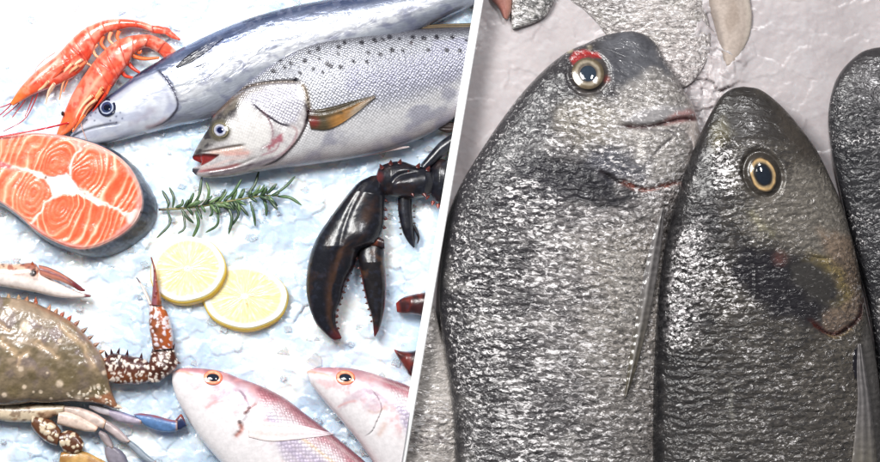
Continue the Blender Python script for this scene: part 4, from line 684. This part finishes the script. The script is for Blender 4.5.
    sw([(62, 452), (80, 450), (96, 456), (112, 466), (120, 480)], [(60, 462), (62, 474), (76, 486), (94, 492), (116, 490)], 6, 8, (196, 154, 92), None, 'leg_paddle', p)
    leg([([(-20, 404), (0, 408), (14, 412)], [(-20, 412), (0, 417), (14, 421)], 5, 7, (214, 196, 192), (120, 100, 104), .5)])
crab()
# ------------------------------------------------------------------ pink bream
def pink(label, A, B, ex, ey, sd, tr):
    r = thing('pink_bream', label, 'fish', tr[0], tr[1], 0, 'pale pink bream at the bottom of the white ice')
    b = Sweep(A, B, 300, 130, [(0, 2), (.06, 12), (.25, 24), (.6, 30), (1, 30)], 9, 9, e=.66); v = (1 - b.C) / 2; X, Y = b.X, b.Y
    dx, dy = ex - 214, ey - 377; S = lambda p: [(x + dx, y + dy) for x, y in p]; nl = fbm(b.S / 22, v * 5, 16 + sd, 4) - .5; nz = fbm(X / 7, Y / 7, 12 + sd, 4) - .5
    b.base((236, 228, 234)); b.paint(1 - sst(.02, .22, v + nl * .16), (190, 108, 122), .9); b.paint(1 - sst(.0, .08, v + nl * .05), (128, 72, 84), .6); b.paint(sst(.16, .3, v + nl * .1) * (1 - sst(.36, .55, v)), (200, 186, 212), .85); b.paint(sst(.42, .6, v + nl * .15), (250, 247, 248), .95)
    b.setp(np.ones(len(X)), .36, .1, 1.0); head = 1 - sst(-3, 3, np.where(True, (X - (262 + dx)) * .8 + (Y - (400 + dy)) * -.3 + 0, 0)); b.setp(head, bump=.08); b.paint(head * sst(.2, .34, v), (244, 238, 240), .8)
    b.paint(head * sst(.02, .22, nz) * (1 - sst(.4, .6, v)), (226, 168, 172), .6); b.paint(b.line(S([(174, 371), (186, 372), (200, 377), (206, 380)]), 1.6, 1), (236, 168, 140), .8); b.paint(b.line(S([(180, 369), (196, 370), (206, 371)]), 1.6), (206, 140, 150), .7)
    b.paint(b.poly(S([(186, 376), (204, 380), (206, 386), (196, 388), (186, 382)]), 2.5, 2, 4), (230, 176, 180), .6); b.paint(b.poly(S([(224, 390), (240, 384), (250, 392), (256, 398), (246, 404), (238, 398), (216, 402), (208, 408), (214, 398)]), 3, 3, 5), (196, 164, 180), .6); b.paint(b.poly(S([(234, 388), (246, 390), (250, 398), (240, 400)]), 2, 2, 4), (140, 116, 136), .55)
    b.paint(b.line(S([(206, 408), (214, 403), (226, 400)]), 1.3, 1), (226, 170, 170), .7); g = S([(240, 388), (247, 398), (250, 408), (245, 420), (240, 430), (232, 436)]); b.step(g, 1.2, 10)
    if sd == 0:
        b.paint(b.line([(246, 412), (250, 408), (258, 402)], 2.0), (130, 60, 50), .85); b.paint(b.line([(240, 421), (243, 428), (236, 436)], 2.4), (170, 78, 52), .85); b.paint(b.dot(241, 421, 2.2), (66, 30, 34), .9); b.paint(b.dot(246, 412, 2), (90, 36, 36), .8)
    else:
        b.paint(b.line(S([(236, 408), (244, 412), (252, 408), (256, 400)]), 1.6, 1), (196, 160, 140), .7); b.paint(b.line(S([(254, 420), (250, 430), (246, 436)]), 3, 1), (226, 196, 186), .7); b.paint(b.poly(S([(230, 398), (250, 392), (258, 402), (244, 412), (232, 408)]), 3, 3, 5), (206, 184, 196), .6)
    b.paint(b.line(S([(284, 424), (304, 438), (330, 458), (350, 474)]), 1.6), (240, 206, 160), .7)
    b.paint(np.exp(-((((v * 11) % 1) - .5) / .18) ** 2) * sst(.25, .4, b.T) * (1 - sst(.5, .7, v)), (240, 226, 226), .35)
    b.bulge(ex, ey, 11, 9, 1.5); z = b.zat(ex, ey); b.mul(np.full(len(X), .92)); b.clip('l').make('body', r, M_PINK)
    eye(r, ex, ey, z - .4, 9.6, 7.2, .08, [(1, (222, 120, 92)), (.86, (240, 172, 140)), (.62, (206, 128, 96))], .58, 1.4, (34, 40, 54), 1.1, body=b)
    if sd == 0: fin_part('pectoral_fin', r, b, [(249, 423), (270, 421), (300, 424), (334, 433)], [(250, 436), (272, 440), (300, 438), (334, 434)], .8, .4, (242, 228, 226), 4, (232, 216, 222))
pink('pale pink fish with an orange eye, nearest the crab legs', [(173, 372), (182, 368), (200, 368), (222, 371), (240, 378), (262, 386), (285, 398), (305, 413), (325, 428), (345, 444), (365, 461), (395, 488), (430, 524), (465, 570), (490, 620), (515, 650)], [(172.5, 374), (173, 385), (178, 400), (188, 418), (200, 437), (215, 455), (232, 474), (255, 500), (295, 545), (345, 590), (400, 625), (455, 645), (505, 655)], 214, 377, 0, (250, 420))
pink('pale pink fish half hidden by the divider, beside the lobster claw tips', [(307, 371), (318, 367.5), (340, 367), (362, 370), (385, 377), (400, 382), (414, 388), (440, 402), (480, 425)], [(307, 373), (312, 385), (322, 398), (334, 412), (346, 426), (360, 443), (376, 466), (400, 500), (440, 540)], 346, 376.8, 1, (360, 410))
# ------------------------------------------------------------------ grey bream on the right
def wetskin(b, s, silver, dark, mid, fl=.6):
    X, Y = b.X, b.Y; n1 = fbm(X / 26, Y / 20, 3 + s, 4) - .5; n2 = fbm(X / 9, Y / 5, 13 + s, 4) - .5; n3 = fbm(X / 3.2, Y / 2.1, 23 + s, 3) - .5
    k = .35 + fl; b.base(mid); b.paint(sst(-.02, .14, n2), silver, .38 * k); b.paint(sst(.02, .16, -n2), dark, .45 * k); b.paint(sst(.06, .2, n3), silver, .3 * k); b.paint(sst(.06, .2, -n3), dark, .35 * k)
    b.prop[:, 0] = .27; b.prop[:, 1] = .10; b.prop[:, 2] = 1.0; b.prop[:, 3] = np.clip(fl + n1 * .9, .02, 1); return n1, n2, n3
def bream_big():
    r = thing('sea_bream', 'biggest bream, silver with a red-rimmed eye, beside the divider', 'fish', 560, 300)
    A = [(632, 31), (614, 33), (600, 37), (585, 44), (567, 52), (545, 69), (522, 93), (500, 122), (480, 152), (463, 180), (450, 210), (443, 250), (439, 290), (440, 320), (447, 370), (453, 420), (455, 470), (457, 540), (470, 600)]
    B = [(632, 31), (645, 35), (655, 44), (663, 58), (672, 72), (682, 88), (692, 104), (697, 120), (700, 138), (698, 152), (692, 168), (684, 188), (677, 206), (670, 228), (667, 260), (668, 320), (668, 400), (668, 470), (668, 540), (655, 600)]
    b = Sweep(A, B, 520, 270, [(0, 2), (.05, 12), (.15, 28), (.35, 38), (1, 40)], 6, 10, e=.6); X, Y = b.X, b.Y; v = (1 - b.C) / 2
    n1, n2, n3 = wetskin(b, 0, (190, 184, 182), (62, 60, 64), (124, 119, 119), .66)
    b.paint(1 - sst(.15, .70, v + n1 * .3), (46, 44, 49), .88); b.paint(1 - sst(60, 175, Y - (X - 560) * .25 + n1 * 60), (70, 68, 70), .5); b.paint(sst(.5, .8, v + n1 * .3) * sst(200, 260, Y), (178, 170, 160), .55); b.paint(sst(300, 440, Y + n1 * 90), (92, 89, 90), .6); b.paint(sst(.1, .2, n1) * .7, (176, 172, 168), .4)  # naturally dark back, deepened with painted form shading
    b.paint(sst(.84, .99, v) * sst(150, 200, Y), (128, 118, 112), .5)
    hd = b.poly([(480, 165), (500, 120), (545, 66), (600, 30), (640, 25), (660, 50), (640, 85), (600, 100), (570, 100), (548, 130), (530, 160)], 10, 10, 20); b.paint(hd, (62, 60, 62), .85); b.setp(hd, .28, .1, .5, .22)
    cap = b.poly([(596, 36), (632, 28), (652, 40), (664, 62), (676, 82), (652, 80), (634, 94), (616, 82), (604, 58)], 9, 6, 12); b.paint(cap, (92, 93, 99), .85); b.paint(cap * sst(.45, .65, fbm(X / 14, Y / 14, 37, 3)), (62, 62, 68), .6); b.setp(cap, .38, .0, .08, 0)
    sn = b.poly([(622, 90), (650, 72), (674, 80), (694, 104), (700, 140), (694, 170), (670, 184), (640, 176), (610, 150), (600, 116)], 9, 7, 14); b.paint(sn, (190, 184, 178), .6); b.setp(sn, .3, .15, .75); b.paint(sn * sst(.05, .16, n3), (110, 104, 102), .6)
    b.paint(b.poly([(684, 90), (700, 110), (704, 150), (694, 172), (684, 182), (688, 150), (684, 130), (690, 118)], 5, 3), (204, 192, 186), .8); b.setp(b.poly([(684, 90), (700, 110), (704, 150), (694, 172), (684, 182), (688, 150), (684, 130), (690, 118)], 5), .3, .02, .2)
    cheek = b.poly([(548, 110), (566, 98), (600, 100), (612, 116), (610, 140), (586, 152), (560, 140)], 9, 6, 10); b.paint(cheek, (176, 168, 154), .45)
    dk = b.poly([(508, 152), (530, 150), (556, 158), (582, 166), (606, 176), (626, 190), (632, 200), (618, 208), (590, 206), (560, 198), (530, 186), (500, 178)], 8, 9, 14); b.paint(dk, (30, 29, 36), .95); b.paint(b.poly([(585, 145), (620, 148), (648, 165), (640, 182), (612, 178), (588, 166)], 9, 7, 10), (78, 80, 92), .75)
    lip = b.poly([(624, 122), (640, 110), (664, 106), (690, 108), (696, 116), (670, 121), (640, 127)], 3, 2); b.paint(lip, (138, 136, 140), .65); b.setp(lip, .35, .05, .12); b.Z += lip * b.top * 3.5; b.Z += b.top * 3.0 * b.poly([(640, 130), (664, 128), (684, 126), (698, 140), (692, 168), (668, 180), (650, 176), (640, 160)], 7)
    m = [(620, 126.5), (634, 127.5), (650, 126.5), (666, 122.5), (682, 119), (699, 121)]; b.groove(m, 2.2, 7); b.paint(b.poly([(662, 121), (676, 112), (690, 109), (700, 114), (694, 121), (680, 123), (664, 126)], 2.5, 1.5), (178, 134, 132), .8); b.paint(b.line(m, 1.6), (72, 30, 36), .95); b.setp(b.line(m, 5), .25, 0, .1)
    for p in ([(668, 128), (680, 131), (690, 141), (692, 160)], [(640, 130), (662, 131), (680, 136)], [(652, 156), (662, 146), (672, 138)]): b.groove(p, 1.6, 2.0); b.paint(b.line(p, 1.3), (96, 92, 98), .55)
    g = [(600, 172), (612, 179), (624, 184), (640, 189), (656, 187.5), (668, 184), (682, 181)]; b.groove(g, 2.2, 4); b.step(g, -2.4, 10); b.paint(b.line([(596, 170), (612, 178), (626, 184), (640, 188)], 2.6, 1.5), (34, 26, 32), .95); b.paint(b.line([(620, 183), (640, 190), (656, 188), (680, 181.5)], 2.2, 1.5), (150, 84, 70), .85)
    b.step([(566, 104), (572, 126), (590, 148), (606, 160)], -1.6, 9); b.paint(b.line([(566, 104), (572, 126), (590, 148), (606, 160)], 1.6, 2), (84, 80, 80), .5)
    gl = [(600, 60), (604, 100), (590, 130), (560, 150), (520, 152)]; b.groove([(556, 92), (562, 112), (560, 130)], 6, 1.5)
    b.bulge(587, 74, 26, 24, 5); e0 = np.hypot(X - 587, Y - 74); b.paint(1 - sst(17, 26, e0), (74, 66, 62), .8); b.setp(1 - sst(18, 26, e0), .3, .05, .1); b.Z -= b.top * 2.5 * np.exp(-((e0 - 20) / 3) ** 2)
    b.paint(b.poly([(569, 58), (574, 51), (584, 50), (596, 53), (600, 58), (588, 57), (578, 60), (572, 64)], 2, 1), (150, 40, 38), .9); b.paint(b.dot(569, 50, 3, 2), (214, 200, 160), .8); b.paint(b.dot(589, 48, 2.4, 2), (206, 190, 160), .7); b.paint(b.dot(605, 80, 3.5, 2.5), (150, 70, 64), .6)
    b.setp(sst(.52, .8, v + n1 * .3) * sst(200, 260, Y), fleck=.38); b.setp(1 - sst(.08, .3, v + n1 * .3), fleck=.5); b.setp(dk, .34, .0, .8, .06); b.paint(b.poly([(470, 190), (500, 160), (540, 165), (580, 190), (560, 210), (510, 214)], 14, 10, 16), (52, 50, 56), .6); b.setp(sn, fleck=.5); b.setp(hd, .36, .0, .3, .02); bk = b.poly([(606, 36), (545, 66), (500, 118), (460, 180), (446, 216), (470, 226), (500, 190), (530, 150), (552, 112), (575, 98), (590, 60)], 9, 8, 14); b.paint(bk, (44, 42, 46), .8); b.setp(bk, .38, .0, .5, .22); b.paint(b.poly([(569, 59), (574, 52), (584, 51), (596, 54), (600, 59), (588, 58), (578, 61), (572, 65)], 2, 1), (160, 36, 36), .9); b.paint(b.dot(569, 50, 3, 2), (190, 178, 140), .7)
    # scale rows lift the skin, each row a soft ridge broken by noise
    sc = (1 - hd) * (1 - cap) * (1 - sn * .6) * sst(120, 200, Y); row = np.sin((Y + (fbm(X / 11, Y / 9, 88, 3) - .5) * 12) / 8.8 * 2 * math.pi); b.Z += b.top * sc * row * .55 + b.top * n3 * .5 * (1 - cap) * (1 - (1 - sst(18, 26, e0)))
    rim = (1 - sst(.01, .055, v + n2 * .05)) * sst(150, 230, Y); b.paint(rim, (36, 35, 39), .9); b.setp(rim, .2, .05, .3, 0)  # dark edge line and shadow painted along the back
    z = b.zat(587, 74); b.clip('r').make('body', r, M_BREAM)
    eye(r, 587, 74.5, z - 1.0, 16.2, 15.8, .2, [(1, (84, 74, 60)), (.92, (98, 86, 68)), (.80, (146, 136, 120)), (.62, (92, 84, 76))], .56, 2.0, (46, 56, 68), body=b)
    fin_part('pectoral_fin', r, b, [(660, 208), (650, 240), (641, 280), (632, 330), (626, 370), (623, 396)], [(663, 208), (661, 240), (654, 285), (645, 330), (634, 370), (625, 396)], 3.0, 1.4, (112, 108, 108), 3, (90, 84, 72), (176, 172, 170), 'r', 120, 24, .2)
def bream_dark():
    r = thing('sea_bream', 'dark bream with a gold-rimmed oval eye, overlapping the biggest silver one', 'fish', 760, 300)
    A = [(742, 87), (730, 89.5), (718, 99), (706, 120), (693, 148), (680, 183), (669, 220), (661, 260), (656, 300), (653, 350), (651, 400), (651, 462), (652, 540), (665, 600)]
    B = [(742, 87), (757, 89.5), (770, 98), (785, 112), (800, 130), (815, 151), (829, 180), (840, 206), (850, 240), (857, 270), (861, 296), (866, 320), (872, 350), (877, 385), (880, 430), (882, 480), (880, 540), (865, 600)]
    b = Sweep(A, B, 470, 250, [(0, 2), (.05, 11), (.15, 25), (.35, 36), (1, 38)], 24, [(0, 14), (1, 26)], e=.6); X, Y = b.X, b.Y; v = (1 - b.C) / 2
    n1, n2, n3 = wetskin(b, 50, (150, 144, 136), (48, 46, 49), (84, 79, 74), .12)
    b.paint(1 - sst(.0, .45, v + n1 * .3), (40, 38, 41), .85); b.paint(sst(.5, .9, v + n1 * .3), (118, 110, 99), .6); b.paint(sst(330, 440, Y + n1 * 60), (98, 94, 92), .4)  # dark back colour, with form shading painted in towards the edge
    hd = b.poly([(700, 140), (716, 100), (742, 82), (772, 96), (800, 128), (812, 152), (806, 168), (780, 150), (756, 140), (730, 150), (712, 190), (690, 200)], 9, 7, 16); b.paint(hd, (50, 46, 44), .92); b.setp(hd, .34, .0, .35, .04); b.paint(hd * b.poly([(772, 96), (815, 150), (800, 165), (778, 130)], 8), (84, 76, 68), .6)
    b.paint(b.poly([(708, 130), (722, 118), (730, 132), (722, 146), (710, 150)], 6, 4), (112, 104, 72), .6)
    ck = b.poly([(770, 190), (800, 165), (820, 172), (840, 206), (852, 244), (838, 262), (800, 255), (772, 240), (745, 230), (750, 200)], 10, 8, 16); b.paint(ck, (124, 118, 110), .85); b.setp(ck, .3, .15, .7, .12); b.paint(b.poly([(815, 230), (850, 236), (860, 285), (846, 300), (828, 270)], 7, 4), (150, 126, 106), .65)
    dk = b.poly([(730, 240), (760, 250), (790, 256), (816, 262), (834, 280), (836, 296), (824, 312), (800, 330), (776, 320), (748, 302), (728, 280)], 8, 8, 16); b.paint(dk, (32, 30, 38), .92); b.setp(dk, .28, .03, .6, .1)
    pk = b.poly([(786, 262), (806, 258), (826, 272), (834, 288), (826, 304), (806, 300), (790, 284)], 5, 5, 10); b.paint(pk, (62, 59, 56), .85); b.setp(pk, .45, .0, .15)
    b.paint(b.line([(806, 256), (824, 264), (838, 280), (842, 296), (832, 308)], 5, 4, 7), (152, 134, 84), .7); b.paint(b.dot(776, 258, 6, 6), (140, 88, 80), .45); b.paint(b.line([(742, 208), (756, 222), (770, 236)], 5, 4), (146, 140, 112), .5)
    lp = b.poly([(818, 312), (836, 306), (856, 290), (862, 300), (852, 320), (832, 334), (820, 328)], 3, 2); b.paint(lp, (150, 128, 112), .7); g = [(806, 318), (820, 330), (832, 332.5), (846, 325), (856, 314), (860, 298)]; b.step(g, -3, 12); b.paint(b.line(g, 2.4, 1.2), (96, 44, 40), .9); b.groove(g, 2, 3); b.paint(b.line([(822, 334), (834, 336), (850, 327)], 1.4), (164, 140, 96), .6)
    b.step([(724, 214), (738, 234), (748, 262), (750, 294), (738, 322)], -2.2, 12); b.step([(768, 214), (784, 240), (806, 254), (830, 258)], -1.6, 10)
    nk = b.poly([(690, 160), (704, 150), (720, 178), (716, 220), (730, 262), (700, 270), (680, 250)], 10, 8, 14); b.paint(nk, (48, 46, 50), .6)
    band = b.poly([(672, 230), (700, 220), (704, 290), (690, 340), (660, 345), (660, 290)], 12, 8, 14); b.paint(band * sst(.0, .12, n3), (196, 190, 192), .55)  # highlight zone on the back, painted as pale specks
    rim = 1 - sst(.015, .075, v + n2 * .05); band = band * (1 - rim)
    b.setp(band, .18, .2, 1.0, .72); b.setp(b.poly([(718, 138), (730, 150), (738, 186), (726, 200), (712, 186), (708, 160)], 7, 5), .15, .2, 1, .95); b.setp(b.poly([(712, 250), (730, 262), (738, 300), (716, 330), (704, 290)], 7, 6), .2, .2, 1, .6)
    b.paint(b.line([(727, 382), (728, 400), (730, 420)], 1.8, 1), (160, 156, 146), .6)
    bel = b.poly([(862, 318), (872, 345), (882, 400), (888, 520), (852, 520), (856, 400), (856, 350)], 4); b.paint(bel, (118, 114, 112), .85); b.setp(bel, .35, .1, .15)
    b.bulge(759, 176, 26, 28, 5); c, q = math.cos(-.35), math.sin(-.35); ex = ((X - 759) * c + (Y - 175) * q) / 16; ey = (-(X - 759) * q + (Y - 175) * c) / 20; e0 = np.hypot(ex, ey); b.paint(1 - sst(1.0, 1.5, e0), (58, 52, 46), .85); b.setp(1 - sst(1.1, 1.5, e0), .28, .05, .1); b.Z -= b.top * 2.5 * np.exp(-((e0 - 1.15) / .16) ** 2)
    sc = (1 - hd) * (1 - dk) * sst(150, 230, Y); row = np.sin((Y + (fbm(X / 11, Y / 9, 98, 3) - .5) * 13) / 8.4 * 2 * math.pi); b.Z += b.top * sc * row * .45 + b.top * n3 * .4 * (1 - hd) * sst(1.1, 1.5, e0)
    rim2 = rim * sst(120, 160, Y); b.paint(rim2, (22, 21, 24), .9); b.setp(rim2, .2, .05, .3, 0)  # edge line and shadow against the next fish, painted on the skin
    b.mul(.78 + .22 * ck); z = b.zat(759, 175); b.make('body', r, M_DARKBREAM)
    eye(r, 759.5, 175.5, z - 1.0, 13, 18, -.33, [(1, (60, 52, 44)), (.90, (190, 158, 112)), (.78, (150, 130, 100)), (.68, (40, 38, 38))], .62, 2.6, (30, 36, 46), .98, body=b)
    fin_part('pectoral_fin', r, b, [(853, 343), (852, 370), (853, 398), (850, 432), (845, 480), (842, 540)], [(857, 342), (862, 368), (867, 400), (871, 432), (875, 480), (878, 540)], 3.0, 1.5, (116, 112, 112), 5, (134, 126, 108), (88, 84, 84), 'r', 110, 30, .25)
    f = Sweep([(850, 348), (848, 362), (850, 376)], [(856, 344), (858, 360), (853, 378)], 30, 14, 1.5, 0, 1).drape(b, 2.2); f.base((28, 26, 32)); f.prop[:, 0] = .1; f.make('fin_base', r, M_FIN)
def bream_edge():
    r = thing('sea_bream', 'blackish bream half out of frame at the right edge', 'fish', 890, 220)
    A = [(882, 47), (870, 49), (858, 54), (842, 69), (832, 88), (827, 118), (830, 150), (836, 180), (844, 215), (852, 250), (863, 290), (871, 330), (876, 380), (880, 462), (884, 540), (900, 600)]
    B = [(882, 47), (915, 55), (950, 80), (985, 120), (1005, 160), (1020, 210), (1030, 250), (1040, 290), (1045, 340), (1045, 400), (1040, 470), (1035, 540), (1020, 600)]
    b = Sweep(A, B, 420, 150, [(0, 2), (.05, 11), (.2, 26), (1, 36)], 12, 12, e=.62); v = (1 - b.C) / 2; n1, n2, n3 = wetskin(b, 90, (120, 118, 120), (30, 30, 34), (54, 53, 56), .1); b.paint(1 - sst(.02, .25, v + n1 * .2), (38, 38, 42), .7)
    top = 1 - sst(80, 115, b.Y + n1 * 40); b.paint(top, (58, 55, 57), .85); b.setp(top, .3, .05, .4, .04); b.Z += b.top * n3 * .4; b.paint(b.line([(878, 300), (884, 330), (890, 380)], 4), (160, 156, 150), .5)
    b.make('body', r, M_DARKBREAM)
bream_big(); bream_dark(); bream_edge()
def back_fish():
    r = thing('silver_fish', 'dark silver fish with a reddish fin, cut off at the top edge by the divider', 'fish', 530, 5)
    b = Sweep([(512, 29), (511, 14), (512, 0), (514, -30), (520, -90), (536, -170), (548, -230)], [(518, 28), (534, 23), (546, 16), (554, 2), (566, -30), (580, -90), (572, -170), (556, -230)], 130, 70, [(0, 5), (.3, 14), (1, 20)], 4, 8); wetskin(b, 7, (226, 222, 218), (66, 66, 70), (140, 138, 136)); b.paint(1 - sst(.0, .12, (1 - b.C) / 2), (98, 88, 78), .8); b.make('body', r, M_BREAM)
    b = Sweep([(488, -40), (489, -10), (491, 0), (498, 8), (503, 18)], [(512, -40), (512, -10), (512, 2), (511, 12), (508, 20)], 60, 30, 7, 5, 5); b.base((142, 92, 82)); b.paint(1 - sst(.0, .4, (1 - b.C) / 2), (70, 44, 44), .7); b.paint(sst(.5, .8, (1 - b.C) / 2), (176, 130, 116), .6); b.prop[:, 0] = .3; b.clip('r').make('fin', r, M_FIN)
    r = thing('silver_fish', 'pale silver fish lying under crushed ice at the top edge, behind the biggest bream', 'fish', 640, 10)
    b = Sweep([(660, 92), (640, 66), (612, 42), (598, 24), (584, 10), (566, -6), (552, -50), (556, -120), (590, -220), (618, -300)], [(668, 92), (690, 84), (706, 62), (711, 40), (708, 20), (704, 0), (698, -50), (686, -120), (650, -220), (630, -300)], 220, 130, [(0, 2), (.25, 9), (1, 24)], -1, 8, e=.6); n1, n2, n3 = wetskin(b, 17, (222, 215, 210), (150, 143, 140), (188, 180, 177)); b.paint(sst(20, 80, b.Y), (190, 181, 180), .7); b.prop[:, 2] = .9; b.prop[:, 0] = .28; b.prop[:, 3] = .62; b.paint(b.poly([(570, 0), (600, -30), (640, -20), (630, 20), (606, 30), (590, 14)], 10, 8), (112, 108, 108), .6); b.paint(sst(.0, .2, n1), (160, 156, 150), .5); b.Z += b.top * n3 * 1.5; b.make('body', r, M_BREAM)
    r = thing('beige_fish', 'small smooth beige fish tail pointing down at the top edge', 'fish', 730, 20)
    b = Sweep([(712, -240), (704, -120), (705, -30), (707, 0), (714, 24), (720, 48), (725, 66)], [(732, -240), (744, -120), (746, -30), (750, 0), (752, 18), (748, 40), (734, 64)], 130, 60, [(0, 16), (.6, 14), (1, 4)], -1, 8); n = fbm(b.X / 12, b.Y / 20, 6, 4); b.base((180, 166, 156)); b.paint(sst(.4, .65, n), (150, 134, 122), .6); b.paint(1 - sst(.03, .22, (1 - b.C) / 2 + (n - .5) * .2), (110, 100, 96), .6); b.paint(sst(.8, .97, (1 - b.C) / 2), (226, 214, 200), .7); b.prop[:, 0] = .4; b.make('body', r, M_FIN)
    r = thing('silver_fish', 'pale silver fish squeezed between the divider and the biggest bream', 'fish', 440, 420)
    b = Sweep([(400, 300), (396, 340), (392, 400), (388, 470), (380, 600)], [(434, 306), (441, 330), (450, 365), (457, 410), (460, 470), (466, 600)], 180, 80, [(0, 4), (.15, 12), (1, 16)], 2, 8, e=.6); n1, n2, n3 = wetskin(b, 27, (222, 214, 208), (140, 132, 128), (190, 183, 178)); lo = sst(390, 420, b.Y + n1 * 40) * (1 - sst(445, 460, b.Y)); b.paint(lo * sst(.0, .1, n2), (104, 96, 98), .7); b.paint(1 - sst(380, 410, b.Y + n1 * 50), (190, 184, 178), .5); b.setp(1 - lo, .3, .1, .5); b.paint(sst(.7, .95, (1 - b.C) / 2), (206, 198, 192), .6); b.Z += b.top * n3 * .8; b.clip('r').make('body', r, M_BREAM)
back_fish()
# ------------------------------------------------------------------ light and camera
w = bpy.data.worlds.new('World'); scene.world = w; w.use_nodes = True
w.node_tree.nodes['Background'].inputs[0].default_value = (.92, .96, 1, 1); w.node_tree.nodes['Background'].inputs[1].default_value = .17
def lamp(name, x, y, z, tx, ty, size, power, col=(1, 1, 1), sy=None):
    l = bpy.data.lights.new(name, 'AREA'); l.energy = power; l.color = col; l.shape = 'RECTANGLE'; l.size = size; l.size_y = sy or size
    o = bpy.data.objects.new(name, l); COL.objects.link(o); o.location = (x, y, z); o.rotation_euler = (Vector((tx, ty, 0)) - Vector((x, y, z))).to_track_quat('-Z', 'Y').to_euler(); return o
lamp('softbox_lamp', -.62, .72, 1.25, -.18, -.02, .6, 33, (1, .99, .97))
lamp('counter_lamp', .30, .72, 1.25, .25, -.03, .10, 8.0, (1, .98, .99), .22)
cam = bpy.data.cameras.new('camera'); co = bpy.data.objects.new('camera', cam); COL.objects.link(co); co.location = (0, 0, 5); cam.sensor_width = 36; cam.lens = 36 * 5 / .880; cam.clip_end = 50; cam.clip_start = .1
scene.camera = co
scene.view_settings.view_transform = 'Standard'; scene.view_settings.look = 'None'; scene.view_settings.exposure = 0; scene.view_settings.gamma = 1
scene.render.engine = 'CYCLES'
